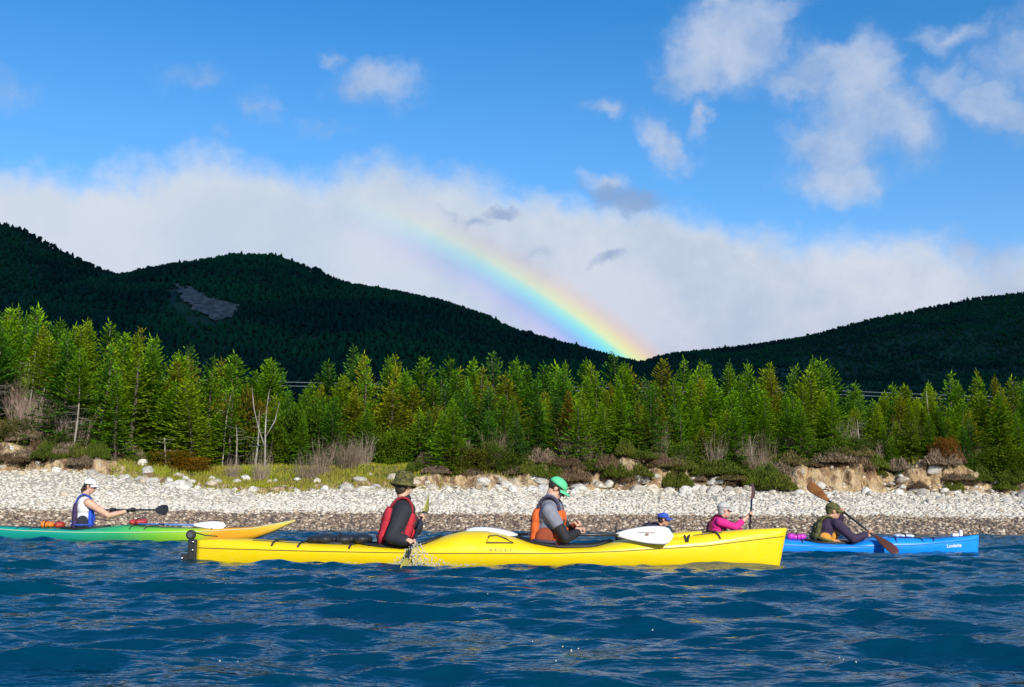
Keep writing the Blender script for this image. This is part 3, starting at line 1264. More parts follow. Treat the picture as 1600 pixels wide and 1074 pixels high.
SKYL = np.array([(-200, 470), (0, 488), (40, 480), (85, 508), (140, 505), (200, 520), (235, 528), (275, 542), (300, 556), (345, 560), (415, 556), (440, 585), (480, 600), (520, 556), (590, 546),
                 (640, 570), (700, 556), (740, 572), (785, 545), (830, 575), (900, 556), (960, 556), (1010, 574), (1050, 556), (1100, 566), (1180, 565), (1230, 572), (1290, 555), (1325, 590),
                 (1370, 622), (1420, 596), (1480, 592), (1540, 582), (1600, 580), (1800, 575)])
TINT = [((.074, .156, .009), 'green'), ((.090, .176, .008), 'bright green'), ((.046, .120, .013), 'deep green'), ((.118, .176, .008), 'yellow-green'),
        ((.050, .115, .022), 'blue-green'), ((.128, .138, .010), 'olive'), ((.150, .105, .014), 'rust-tinged')]
TREES = []


def spruce(x, y, H, proto, tint, rz, wide=1.0):
    cr, tr, h0 = PROTO[proto]
    k = H / h0
    e = empty('spruce_tree', (x, y, float(ground_z(x, y)) - .05), rz)
    e.scale = (k * wide * rnd.uniform(.85, 1.2), k * wide * rnd.uniform(.85, 1.2), k)
    e.rotation_euler = (rnd.gauss(0, .035), rnd.gauss(0, .035), rz)
    c = obj('crown', cr, e)
    t = obj('trunk', tr, e)
    v = rnd.uniform(.9, 1.45)
    c.color = (*[q * v for q in TINT[tint][0]], 1)
    return e


def proj(p):
    q = CAM_M.inverted() @ Vector(p)
    return CX + F * q.x / -q.z, CY - F * q.y / -q.z


rt = random.Random(77)
rows = [('front', 10.6, 1.3, 1.35, 100, 34), ('second', 12.7, 1.1, 1.12, 66, 28), ('third', 15.2, 1.3, 1.12, 42, 22), ('fourth', 18.4, 1.6, 1.05, 22, 14), ('fifth', 21.8, 1.8, 1.1, 8, 10), ('back', 26, 2.4, 1.3, -2, 10)]
for rname, s0, jit, gap, off, offj in rows:
    xlim = 0.5 * (YS + s0) + 3.5
    xs_, x = [], -xlim + rt.uniform(0, gap)
    while x < xlim:
        xs_.append(x)
        x += gap * rt.uniform(.65, 1.4)
    n = 0
    for x in xs_:
        s = s0 + rt.uniform(-jit, jit)
        y = float(shore_y(x)) + s
        if rname == 'front':
            y += max(0.0, float(s_top(x)) + 1.15 - s)
            if -12.5 < x < -3.0:
                y += 1.6
        z = float(ground_z(x, y))
        px, _ = proj((x, y, z))
        o = off
        if px < 260:
            o = off * (.45 if rname == 'front' else .35)
        ty = float(np.interp(px, SKYL[:, 0], SKYL[:, 1])) + o + rt.uniform(-offj, offj)
        # meadow and thicket openings in the front row
        if rname == 'front' and (450 < px < 600):
            continue
        if rname in ('front', 'second') and px < 68:
            proto = rt.choice([9, 10, 11])
            if rname == 'front':
                y += 2.0
        else:
            proto = rt.randrange(9) if rt.random() < .985 else rt.choice([9, 10, 11])
        H = at(px, ty, y).z - float(ground_z(x, y))
        H = max(2.0, H)
        tint = rt.choices(range(7), [5, 4, 5, 3, 3, 1.8, .15])[0]
        if px > 900:
            tint = rt.choices(range(7), [4, 4.5, 2.2, 5, 1.2, 2.2, .08])[0]
        n += 1
        e = spruce(x, y, H, proto, tint, rt.uniform(0, 6.28), rt.uniform(.98, 1.42) * (1.15 if H < 4.2 or rname in ('fourth', 'fifth', 'back') else 1.0))
        size = 'short' if H < 4.0 else ('tall' if H > 6.4 else 'mid-height')
        bare = ' with bare stem' if proto > 8 else ''
        tag(e, f"{size} {TINT[tint][1]} spruce{bare}, {ordinal(n)} from left in the wood's {rname} row", 'tree', 'spruces of the wood behind the beach')
        TREES.append(e)
# young spruces crowding the foot of the wood
n = 0
xs_ = sorted([rt.uniform(-19, 19) for _ in range(26)] + [rt.uniform(-2.5, 19) for _ in range(26)])
for x in xs_:
    y = float(shore_y(x)) + float(s_top(x)) + rt.uniform(1.0, 2.4)
    px, _ = proj((x, y, 2))
    if px < 190 or 200 < px < 690:
        continue
    n += 1
    H = rt.uniform(1.3, 2.7)
    e = spruce(x, y, H, rt.choice([0, 2, 3, 5, 7, 8]), rt.choices(range(7), [5, 4, 4, 3, 2, 2, .5])[0], rt.uniform(0, 6.28), 1.25)
    tag(e, f"low young spruce on the bank edge, {ordinal(n)} from the left among the seedlings", 'tree', 'young spruces along the bank edge')
# ------------------------------------------------------------------ shrubs, brush, grass
def bush_mesh(name, seed, kind):
    """kind leaf: rounded leafy bush; twig: fan of bare stems; heath: low dense mat"""
    r = np.random.RandomState(seed)
    if kind == 'leaf':
        n = 4200
        u = r.normal(0, 1, (n, 3))
        u /= np.linalg.norm(u, axis=1)[:, None]
        lob = 1 + .28 * np.sin(u[:, 0] * 5 + seed) * np.cos(u[:, 1] * 4 + seed * 2) + .2 * np.sin(u[:, 2] * 6 + seed)
        P = u * (lob * r.uniform(.55, 1.02, n))[:, None] * [1, 1, .8] + [0, 0, .72]
        P[:, 2] = np.maximum(P[:, 2], r.uniform(0, .2, n))
        D = u + r.normal(0, .7, (n, 3))
        D /= np.linalg.norm(D, axis=1)[:, None]
        N = r.normal(0, 1, (n, 3)) + u * .8
        N /= np.linalg.norm(N, axis=1)[:, None]
        L = r.uniform(.05, .105, n)
        V, Fc = kites(P, D, N, L, L * .36)
        T = np.repeat(np.clip(P[:, 2] / 1.4, 0, 1), 4)
        return np_mesh(name, V, Fc, [M_leaf], attrs={'tip': T})
    if kind == 'twig':
        Vs, Fs, Ts, b = [], [], [], 0
        for k in range(120):
            a = r.rand() * 6.283
            rad = r.uniform(0, .45)
            p = np.array([rad * math.cos(a), rad * math.sin(a), 0])
            d = np.array([math.cos(a) * r.uniform(.1, .65), math.sin(a) * r.uniform(.1, .65), 1.0])
            d /= np.linalg.norm(d)
            L = r.uniform(.6, 1.3)
            w = r.uniform(.006, .013)
            q = p
            for sgm in range(3):
                d2 = d + r.normal(0, .14, 3)
                e = q + d2 * L / 3
                s = np.cross(d2, r.normal(0, 1, 3))
                s /= np.linalg.norm(s) + 1e-9
                w0, w1 = w * (1 - sgm / 3.2), w * (1 - (sgm + 1) / 3.2)
                Vs += [q - s * w0, q + s * w0, e + s * w1, e - s * w1]
                Fs += [(b, b + 1, b + 2), (b, b + 2, b + 3)]
                Ts += [0.5] * 4
                b += 4
                if sgm > 0:
                    for j in range(3):
                        f = q + (e - q) * r.rand()
                        dd = d2 + r.normal(0, .6, 3)
                        g2 = f + dd * L * r.uniform(.12, .26)
                        Vs += [f, f + s * w * .7, g2]
                        Fs += [(b, b + 1, b + 2)]
                        Ts += [0.9] * 3
                        b += 3
                q = e
        return np_mesh(name, np.array(Vs), np.array(Fs), [M_twig], attrs={'tip': Ts})
    n = 4600                                   # heath
    a = r.rand(n) * 6.283
    rad = np.sqrt(r.rand(n))
    hgt = np.sqrt(np.clip(1 - rad ** 2, 0, 1)) * (.75 + .35 * np.sin(a * 3 + seed))
    P = np.stack([rad * np.cos(a), rad * np.sin(a) * .8, hgt * r.uniform(.2, .95, n) * .55], -1)
    D = np.stack([np.cos(a) * .5, np.sin(a) * .5, np.ones(n)], -1) + r.normal(0, .55, (n, 3))
    D /= np.linalg.norm(D, axis=1)[:, None]
    N = r.normal(0, 1, (n, 3))
    N /= np.linalg.norm(N, axis=1)[:, None]
    L = r.uniform(.06, .19, n)
    V, Fc = kites(P, D, N, L, L * .12)
    return np_mesh(name, V, Fc, [M_twig], attrs={'tip': np.repeat(r.rand(n), 4)})


LEAFY = [bush_mesh('foliage', 500 + k, 'leaf') for k in range(4)]
TWIGGY = [bush_mesh('stems', 520 + k, 'twig') for k in range(4)]
HEATH = [bush_mesh('foliage', 540 + k, 'heath') for k in range(4)]
rv = random.Random(31)


def plant(name, me, x, s_over, w, h, col, dz=0.0):
    y = float(shore_y(x)) + float(s_top(x)) + s_over
    e = bpy.data.objects.new(name, me)
    COL.objects.link(e)
    e.location = (x, y, float(ground_z(x, y)) - .04 + dz)
    e.rotation_euler = (0, 0, rv.uniform(0, 6.28))
    e.scale = (w, w, h)
    v = rv.uniform(.8, 1.2)
    e.color = (*[q * v for q in col], 1)
    return e


BROWN = [(.17, .115, .075), (.21, .155, .105), (.15, .105, .06), (.22, .17, .115), (.15, .125, .05)]
OLIVE = [(.085, .115, .016), (.10, .12, .02), (.07, .10, .016)]
GREY = [(.27, .20, .16), (.32, .25, .20), (.24, .18, .13)]
# heath and dry brush that hangs over the bank
n = 0
x = -19.5
while x < 19.5:
    px = 800 + x / 36 * 1700
    x += rv.uniform(.17, .42)
    if 205 < px < 640:
        continue
    n += 1
    so = rv.uniform(.85, 2.3) if rv.random() < .9 or px < 760 else rv.uniform(.2, .6)
    drape = float(fbm(np.array([x * .42]), np.array([7.7]), 123, 2)[0])
    if px < 205 and rv.random() < .5:
        so = rv.uniform(.15, .9)
    if px > 690 and drape > .0 and rv.random() < .75:
        so = rv.uniform(.12, .8)
    col = rv.choice(BROWN) if rv.random() < .5 else rv.choice(OLIVE)
    e = plant('heath_clump', rv.choice(HEATH), x, so, rv.uniform(.3, .8), rv.uniform(.4, 1.0), col)
    shade = 'brown' if col in BROWN else 'green'
    tag(e, f'low {shade} heath clump on the bank lip, {ordinal(n)} heath clump from the left', 'shrub', 'heath clumps along the bank lip')
# grey leafless thickets
n = 0
spots = [(px, rv.uniform(2.2, 4.6), rv.uniform(.5, .75), rv.uniform(.7, 1.0)) for px in (498, 515, 530, 548, 565)]
spots += [(px, rv.uniform(2.2, 5.5), rv.uniform(.8, 1.2), rv.uniform(.9, 1.6)) for px in (-20, 5, 22, 40, 55, 70, 88, 110)]
spots += [(px, rv.uniform(1.2, 2.4), rv.uniform(.45, .8), rv.uniform(.55, 1.1)) for px in (720, 775, 830, 893, 905, 920, 948, 985, 1030, 1075, 1120, 1165, 1178, 1205, 1255, 1330, 1345, 1368, 1410, 1432, 1450, 1540, 1580)]
spots += [(px, rv.uniform(2.5, 5), rv.uniform(.35, .5), rv.uniform(.5, .8)) for px in (385, 430)]
for px, so, w, h in sorted(spots):
    n += 1
    e = plant('bare_shrub', rv.choice(TWIGGY), px2x(px, 36.5), so, w, h, rv.choice(GREY))
    tag(e, f'leafless grey-brown shrub of thin upright twigs, {ordinal(n)} bare shrub from the left', 'shrub', 'leafless shrubs at the wood edge')
# leafy bushes
n = 0
for px, so, w, h, col in sorted([(462, 7.5, 1.3, 2.3, (.062, .125, .010)), (492, 8.5, 1.2, 2.0, (.055, .115, .010)), (618, 5.5, .9, 1.2, (.08, .14, .01)), (560, 6.5, 1.0, 1.6, (.09, .14, .01)),
                                 (355, 7.5, .9, 2.4, (.13, .10, .015)), (660, 8.5, .9, 1.8, (.11, .115, .012)),
                                 (1295, 1.0, .75, .75, (.07, .12, .012)), (1320, .9, .6, .6, (.06, .10, .015)), (1459, .55, .42, .75, (.17, .07, .018)), (1448, .8, .35, .5, (.14, .07, .02)),
                                 (1560, 1.3, 1.0, .8, (.085, .14, .01)), (1595, 1.5, 1.1, 1.0, (.10, .15, .01)), (1530, 1.8, .8, .8, (.07, .12, .01)), (735, 1.2, .7, .7, (.10, .10, .015)),
                                 (770, 1.4, .7, .8, (.07, .10, .015)), (805, 1.5, .7, .6, (.08, .12, .015)), (130, 1.6, .7, .6, (.06, .08, .02)), (60, 1.2, .6, .6, (.09, .09, .03)), (20, .9, .5, .5, (.07, .085, .03)),
                                 (290, 2.8, .8, .5, (.19, .13, .012)), (320, 3.1, .7, .4, (.20, .10, .012)), (265, 2.6, .6, .4, (.10, .15, .01)), (1130, 1.6, .7, .6, (.08, .11, .01)), (1060, 1.8, .8, .7, (.07, .12, .012)),
                                 (1430, 1.9, .9, .8, (.075, .13, .01)), (960, 1.8, .7, .7, (.075, .12, .012))]):
    n += 1
    e = plant('leafy_bush', rv.choice(LEAFY), px2x(px, 37.5), so, w, h * .8, col)
    kind = 'rust-brown' if col[0] > col[1] * 1.2 else 'green'
    tag(e, f'rounded leafy {kind} bush among the spruces, {ordinal(n)} leafy bush from the left', 'bush', 'leafy bushes along the wood')


def deadtree(x, s_over, H, kind, label, name='dead_tree', lean=0.03, fork=False):
    y = float(shore_y(x)) + float(s_top(x)) + s_over
    e = empty(name, (x, y, float(ground_z(x, y)) - .05), rv.uniform(0, .6))
    m = M_birch if kind == 'birch' else M_dead
    sd = rv.randrange(999)
    obj('trunk', trunk_mesh('trunk', H, (.034 if kind == 'birch' else .028), m, sd, lean, stubs=14, z0=.25, z1=.95, stublen=.32), e)
    if fork:
        mb = MB()
        mb.tube([(0, 0, H * .28), (-.25, -.05, H * .5), (-.42, 0, H * .75), (-.5, .05, H)], [.026, .022, .016, .006], 6)
        mb.build('limb', m, e, True)
        mb = MB()
        mb.tube([(.02, 0, H * .4), (.3, -.05, H * .6), (.45, 0, H * .85)], [.02, .015, .005], 6)
        mb.build('limb', m, e, True)
    tag(e, label, 'tree')


deadtree(px2x(421, 37), 4.4, 2.7, 'birch', 'pale forked birch trunk standing before the dark spruces', 'birch_tree', fork=True)
deadtree(px2x(408, 37.5), 4.8, 2.0, 'birch', 'slim pale birch stem just left of the forked birch', 'birch_tree')
for i, (px, so, H) in enumerate([(8, 3.6, 2.4), (24, 3.2, 2.6), (36, 4.2, 2.4), (48, 3.4, 2.0)]):
    deadtree(px2x(px, 37), so, H, 'dead', f'bare grey dead stem at the left edge of the wood, {ordinal(i + 1)} from the left', 'dead_tree')
for i, (px, so, H) in enumerate([(270, 2.4, 1.0), (330, 5.5, 2.6), (372, 4.2, 1.5), (905, 1.5, 1.5), (952, 1.6, 1.7), (1178, 1.6, 1.2), (1350, 1.5, 1.5), (1480, 2.2, 2.4)]):
    deadtree(px2x(px, 36.5), so, H, 'dead', f'thin dead grey snag along the wood front, {ordinal(i + 1)} snag from the left', 'dead_tree', lean=rv.uniform(-.15, .15))


# grass of the meadow: uncountable
def make_grass():
    r = np.random.RandomState(8)
    n = 80000
    x = r.uniform(-21, 21, n)
    s = s_top(x) + r.uniform(-.12, 5.2, n)
    px = 800 + x / 36 * 1700
    dens = np.where((px > 195) & (px < 700), 1.0, np.where(px < 200, .12, .22))
    keep = r.rand(n) < dens * np.clip(.5 + 2.0 * (fbm(x * 1.3, s * 1.3, 61, 3) + .28), .05, 1)
    keep &= ~((px > 700) & (s < s_top(x) + .75))
    x, s = x[keep], s[keep]
    n = len(x)
    y = shore_y(x) + s
    P = np.stack([x, y, ground_z(x, y) - .01], -1)
    a = r.rand(n) * 6.283
    D = np.stack([np.cos(a) * .35, np.sin(a) * .35, np.ones(n)], -1) + r.normal(0, .16, (n, 3))
    D /= np.linalg.norm(D, axis=1)[:, None]
    N = np.stack([np.sin(a), -np.cos(a), np.zeros(n)], -1)
    S = np.cross(D, N)
    h = (.06 + .13 * np.clip(fbm(x * .9, y * .9, 63, 3) + .45, 0, 1)) * r.uniform(.6, 1.3, n)
    w = r.uniform(.010, .022, n)
    V = np.stack([P - N * w[:, None], P + N * w[:, None], P + D * h[:, None]], 1).reshape(-1, 3)
    Fc = np.arange(n * 3).reshape(-1, 3)

    def col(g):
        i = island(g)
        c = g.ramp(i, [(0, (.15, .19, .010)), (.45, (.24, .27, .014)), (.8, (.31, .28, .03)), (1, (.38, .29, .09))]).outputs[0]
        big = g.rng(g.noise(pos(g), .55, 3), .45, .62)
        return g.mix(g.m('MULTIPLY', big, .45), c, (.22, .15, .05))
    m = mat('meadow_grass', rough=.9, fn=col, spec=.1)
    o = obj('grass', np_mesh('grass', V, Fc, [m]))
    tag(o, 'short yellow-green meadow grass behind the cobble beach', 'grass', None, 'stuff')


make_grass()

# stones stuck in the eroded bank
for k in range(48):
    x = rb_.uniform(-1, 19) if k < 36 else rb_.uniform(-19, -13)
    y = float(shore_y(x)) + float(s_top(x)) + rb_.uniform(.1, .7)
    stone(x, y, rb_.uniform(.08, .2), .35)

# power lines behind the wood
def wire(z0, z1, i):
    P0, P1 = at(-300, z0, 95), at(1900, z1, 125)
    pts = []
    for k in range(41):
        t = k / 40
        p = P0.lerp(P1, t)
        p.z -= 2.2 * 4 * ((t * 1.6 % 1) * (1 - t * 1.6 % 1)) * 0.25
        pts.append(p)
    mb = MB()
    mb.tube(pts, .011, 5)
    o = mb.build('power_line', M_wire, None, True)
    tag(o, ['upper pale power line crossing behind the spruces', 'lower pale power line crossing behind the spruces'][i], 'power line', 'power lines behind the wood')


M_wire = mat('aluminium_wire', (.42, .44, .48), .5)
wire(571, 622, 0)
wire(577, 628, 1)
# ------------------------------------------------------------------ kayaks
def W(px, z, D):
    """point at depth D and height z on the vertical through an image column"""
    p = at(px, 800, D)
    return Vector((p.x, D, z))


M_black = mat('black_rubber', (.012, .012, .014), .55)
M_inside = mat('cockpit_lining', (.02, .02, .022), .8)
M_cord = mat('deck_cord', (.02, .02, .025), .7)
M_steel = mat('bright_steel', (.75, .75, .78), .25, Metallic=1.0)
M_white_blade = mat('white_blade', rough=.35, fn=speck((.78, .77, .74), (.62, .60, .57), 3.0, .5, .8))


def plastic(name, col, dark):
    def f(g):
        P = objco(g)
        a = g.rng(g.noise(g.vm('MULTIPLY', P, (.5, 3, 6)), 5.0, 6.0, .7), .56, .8)
        c = g.mix(g.m('MULTIPLY', a, .55), col, dark)
        # fine pale scratches running along the hull
        sc = g.rng(g.noise(g.vm('MULTIPLY', P, (1.2, 20, 60)), 3.0, 3.0, .6), .62, .70)
        return g.mix(g.m('MULTIPLY', sc, .30), c, tuple(min(1, v * .6 + .35) for v in col))
    m = mat(name, rough=.33, fn=f)
    g = NT(m.node_tree)
    p = g.n['Principled BSDF']
    g.l.new(g.rng(g.noise(objco(g), 6.0, 5.0), .3, .7, .26, .46), p.inputs['Roughness'])
    return m


class Hull:
    """kayak hull from ridge, seam, keel and beam curves along its own length"""
    def __init__(self, xs, ridge, seam, keel, beam, rake0=0.0, rake1=0.0):
        self.xs, self.r, self.s, self.k, self.b = xs, ridge, seam, keel, beam
        self.x0, self.x1 = xs[0], xs[-1]
        self.rake0, self.rake1 = rake0, rake1
        self.Q = [(0, 0.0, 0), (.35, .04, 0), (.68, .14, 0), (.90, .45, 0), (.985, .8, 0), (1, 1, 0),
                  (.985, .22, 1), (.92, .46, 1), (.80, .68, 1), (.62, .86, 1), (.40, .96, 1), (.2, .995, 1), (0, 1.0, 1)]

    def sec(self, x):
        i = lambda a: float(np.interp(x, self.xs, a))
        r, s, k, b = i(self.r), i(self.s), i(self.k), i(self.b)
        out = []
        for u, v, d in self.Q:
            z = (k + (s - k) * v) if not d else (s + (r - s) * v)
            out.append((u * b, z))
        return out

    def shift(self, x, z):
        """raked ends"""
        d0 = max(0.0, 1 - (x - self.x0) / .45)
        d1 = max(0.0, 1 - (self.x1 - x) / .45)
        return x - d0 * d0 * self.rake0 * (z - .1) + d1 * d1 * self.rake1 * (z - .1)

    def deck_z(self, x, y):
        q = [p for p, (u, v, d) in zip(self.sec(x), self.Q) if d or u == 1]
        ys = [p[0] for p in q][::-1]
        zs = [p[1] for p in q][::-1]
        return float(np.interp(abs(y), ys, zs))

    def build(self, m, parent, holes=(), n=150):
        X = np.linspace(self.x0, self.x1, n)
        V, Fc = [], []
        nq = len(self.Q)
        ring = 2 * nq - 2
        for x in X:
            q = self.sec(x)
            for (y, z) in q:
                V.append((self.shift(x, z), -y, z))
            for (y, z) in q[-2:0:-1]:
                V.append((self.shift(x, z), y, z))
        for i in range(n - 1):
            for j in range(ring):
                a, b = i * ring + j, i * ring + (j + 1) % ring
                c = [V[t] for t in (a, b, b + ring, a + ring)]
                cx, cy = sum(p[0] for p in c) / 4, sum(p[1] for p in c) / 4
                top = j >= 5 and j < ring - 5
                if top and any(((cx - h[0]) / h[1]) ** 2 + (cy / h[2]) ** 2 < 1 for h in holes):
                    continue
                Fc.append((a, a + ring, b + ring, b))
        Fc.append(tuple(range(ring)))
        Fc.append(tuple((n - 1) * ring + j for j in range(ring))[::-1])
        me = bpy.data.meshes.new('hull')
        me.from_pydata(V, [], Fc)
        me.materials.append(m)
        bm = bmesh.new()
        bm.from_mesh(me)
        bmesh.ops.recalc_face_normals(bm, faces=bm.faces)
        bm.to_mesh(me)
        bm.free()
        me.polygons.foreach_set('use_smooth', np.ones(len(me.polygons), bool))
        o = obj('hull', me, parent)
        self.o = o
        for hx, ha, hb in holes:
            pts = []
            for k in range(36):
                t = 2 * math.pi * k / 36
                x, y = hx + ha * math.cos(t), hb * math.sin(t)
                pts.append(Vector((x, y, self.deck_z(x, y) + .012)))
            MB().tube(pts, .021, 8, closed=True, up=(0, 0, 1)).build('coaming', M_black, parent, True)
            rings = []
            for sc, dz in ((1.0, .0), (.97, -.06), (.9, -.16), (.7, -.22)):
                rings.append([Vector((hx + (p.x - hx) * sc, p.y * sc, max(p.z + dz, -.04))) for p in pts])
            w = MB()
            w.loft(rings, cap=False)
            w.add([p for p in rings[-1]], [tuple(range(36))])
            w.build('cockpit', M_inside, parent, True)
        return o

    def band(self, x, parent, m=None, r=.007, name='deck_line', y0=-.95, y1=.95, dx=0.0):
        pts = []
        for k in range(13):
            f = y0 + (y1 - y0) * k / 12
            xx = x + dx * (k / 12 - .5)
            y = f * float(np.interp(xx, self.xs, self.b))
            pts.append((xx, y, self.deck_z(xx, y) + r * .8))
        return MB().tube(pts, r, 6).build(name, m or M_cord, parent, True)

    def along(self, xa, xb, yf, parent, m=None, r=.005, name='deck_line', side=-1):
        pts = []
        for k in range(25):
            x = xa + (xb - xa) * k / 24
            y = side * yf * float(np.interp(x, self.xs, self.b))
            pts.append((self.shift(x, self.deck_z(x, y)), y, self.deck_z(x, y) + r * .6))
        return MB().tube(pts, r, 6).build(name, m or M_cord, parent, True)

    def seamline(self, parent, m, r=.0045):
        for sd in (-1, 1):
            pts = []
            for k in range(60):
                x = self.x0 + .02 + (self.x1 - self.x0 - .04) * k / 59
                q = self.sec(x)[5]
                pts.append((self.shift(x, q[1]), sd * (q[0] + .001), q[1]))
            MB().tube(pts, r, 5).build('seam', m, parent, True)

    def lettering(self, body, x, z, size, m, parent, name='lettering', tilt=0.0, space=1.0):
        cu = bpy.data.curves.new('lettering', 'FONT')
        cu.body = body
        cu.size = size
        cu.space_character = space
        cu.offset = size * .012
        cu.align_x = 'CENTER'
        t = bpy.data.objects.new('temp', cu)
        COL.objects.link(t)
        dg = bpy.context.evaluated_depsgraph_get()
        me = bpy.data.meshes.new_from_object(t.evaluated_get(dg))
        bpy.data.objects.remove(t)
        bm = bmesh.new()
        bm.from_mesh(me)
        bmesh.ops.triangulate(bm, faces=bm.faces)
        bvh = BVHTree.FromPolygons([v.co for v in self.o.data.vertices], [p.vertices[:] for p in self.o.data.polygons])
        for v in bm.verts:
            p = Vector((x + v.co.x, -1.2, z + v.co.y + tilt * v.co.x))
            h = bvh.ray_cast(p, Vector((0, 1, 0)))
            v.co = Vector((p.x, (h[0].y if h[0] else -.2) - .004, p.z))
        bm.to_mesh(me)
        bm.free()
        me.materials.append(m)
        return obj(name, me, parent)


def beam_curve(xs, bmax, p=2.2, end=.016, skew=0.0):
    t = (xs - xs[0]) / (xs[-1] - xs[0])
    t = t ** (1 + skew)
    return end + (bmax - end) * (1 - np.abs(2 * t - 1) ** p) ** .85


# ---- yellow double kayak
DY = 11.8
OY = W(765, 0, DY)
yk = empty('double_kayak', OY)
tag(yk, 'long yellow double sea kayak in the middle with two paddlers', 'kayak')


def prof(pts, D, O, cosr=1.0):
    a = np.array([((at(px, py, D).x - O.x) / cosr, at(px, py, D).z) for px, py in pts])
    return a[:, 0], a[:, 1]


rx, rz_ = prof([(309, 844), (340, 842), (390, 842), (470, 847), (560, 850), (610, 853), (650, 853), (680, 843), (700, 836), (724, 830), (760, 830), (790, 836), (830, 847), (870, 853), (925, 853), (965, 845), (1000, 840), (1040, 838),
                (1080, 835), (1120, 831), (1170, 827), (1219, 825)], DY, OY)
sx, sz_ = prof([(309, 856), (500, 860), (700, 863), (860, 863), (960, 860), (1100, 852), (1219, 838)], DY, OY)
xs = np.linspace(rx[0], rx[-1], 120)
M_yellow = plastic('yellow_plastic', (.83, .60, .004), (.62, .40, .01))
M_seam = mat('seam_strip', (.16, .12, .01), .6)
kz = np.interp((xs - xs[0]) / (xs[-1] - xs[0]), [0, .06, .2, .8, .95, 1], [-.05, -.08, -.10, -.10, -.09, -.07])
HY = Hull(xs, np.interp(xs, rx, rz_), np.interp(xs, sx, sz_), kz, beam_curve(xs, .34, 2.6, .022), 0.0, .22)


def lx(px, D, O):
    return at(px, 800, D).x - O.x


HY.build(M_yellow, yk, [(lx(626, DY, OY), .44, .235), (lx(882, DY, OY), .50, .235)])
HY.seamline(yk, M_seam)
for px, dx in ((440, .10), (481, .10), (556, .04), (1080, .16), (1108, -.16), (1066, .0)):
    HY.band(lx(px, DY, OY), yk, r=.011, dx=dx)
HY.along(lx(400, DY, OY), lx(560, DY, OY), .55, yk)
HY.along(lx(1055, DY, OY), lx(1125, DY, OY), .5, yk)
HY.along(lx(400, DY, OY), lx(560, DY, OY), .55, yk, side=1)
# carry handle: cord triangle on the hump
h = []
for px, py in ((760, 848), (764, 838), (776, 837.5), (790, 842), (802, 848.5)):
    p = at(px, py, DY - .3)
    x, z = p.x - OY.x, p.z
    h.append((x, z))
hp = []
bvh = BVHTree.FromPolygons([v.co for v in HY.o.data.vertices], [p.vertices[:] for p in HY.o.data.polygons])
for x, z in h:
    c = bvh.ray_cast(Vector((x, -1, z)), Vector((0, 1, 0)))[0]
    hp.append((x, (c.y if c else -.2) - .012, z))
MB().tube(hp, .008, 6, closed=True, up=(0, 1, 0)).build('carry_handle', M_cord, yk, True)
M_letter = mat('dark_letters', (.22, .17, .02), .6)
HY.lettering('NECKY', lx(783, DY - .3, OY), at(783, 861.5, DY - .3).z, .040, M_letter, yk, space=2.3)
# hatch lids
for px, rad in ((520, .2), (1060, .19)):
    x = lx(px, DY, OY)
    mb = MB()
    rings = []
    for sc, dz in ((1.0, -.01), (1.0, .018), (.8, .028), (.3, .032)):
        rings.append([Vector((x + rad * 1.3 * sc * math.cos(k * math.pi / 12), rad * .75 * sc * math.sin(k * math.pi / 12), HY.deck_z(x + rad * 1.3 * sc * math.cos(k * math.pi / 12), rad * .75 * sc * math.sin(k * math.pi / 12)) + dz)) for k in range(24)])
    mb.loft(rings)
    mb.build('hatch_lid', M_yellow if px > 600 else M_black, yk, True)
# rudder on the stern
X0 = HY.x0
rd = MB().box((X0 - .055, 0, .12), (.045, .018, .11)).build('rudder', M_black, yk, bevel=.01)
rb2 = MB()
rb2.loft([[Vector((X0 - .13 + a, -.008, z)), Vector((X0 - .04 + a, -.008, z)), Vector((X0 - .04 + a, .008, z)), Vector((X0 - .13 + a, .008, z))] for a, z in ((0, .02), (.0, -.06), (-.03, -.16))])
rb2.build('rudder_blade', M_black, rd)
MB().tube([(X0 - .075, -.022, .275), (X0 - .075, .022, .275)], .052, 18).build('rudder_drum', M_black, rd, bevel=.008)
MB().tube([(X0 - .075, -.032, .275), (X0 - .075, -.0225, .275)], .030, 16).build('drum_plate', mat('dark_steel', (.20, .21, .23), .3, Metallic=.8), rd)
MB().tube([(X0 - .03, -.02, .30), (X0 + .08, -.03, .272), (X0 + .22, -.04, .262)], .006, 6).build('rudder_cable', M_black, rd, True)
for dx, z in ((-.03, .20), (-.03, .115), (-.14, .03)):
    MB().ell((X0 + dx - .01, -.03, z), (.014, .014, .014)).build('bolt', M_steel, rd, True)
MB().box((X0 - .12, 0, .03), (.05, .012, .045)).build('rudder_arm', M_black, rd, bevel=.01)

# ---- green to orange kayak
DG = 18.2
OG = W(130, 0, DG)
gk = empty('sea_kayak', OG, R(-8))
GS = 1.065
tag(gk, 'teal, green and orange striped kayak with upswept yellow bow', 'kayak')
xs = np.linspace(-2.35, 3.42, 110)
gr = np.interp(xs, [-2.35, -1.6, -.5, 0, .45, .78, 1.1, 1.6, 2.2, 2.8, 3.42], [.30, .25, .21, .20, .24, .285, .26, .245, .245, .27, .385])
gs_ = np.interp(xs, [-2.35, -1, 0, 1, 2, 2.8, 3.42], [.24, .15, .13, .14, .165, .22, .365])
gk_ = np.interp(xs, [-2.35, -1.9, -1.2, 0, 1.4, 2.3, 2.8, 3.1, 3.42], [.14, -.02, -.08, -.1, -.09, -.06, .05, .17, .34])


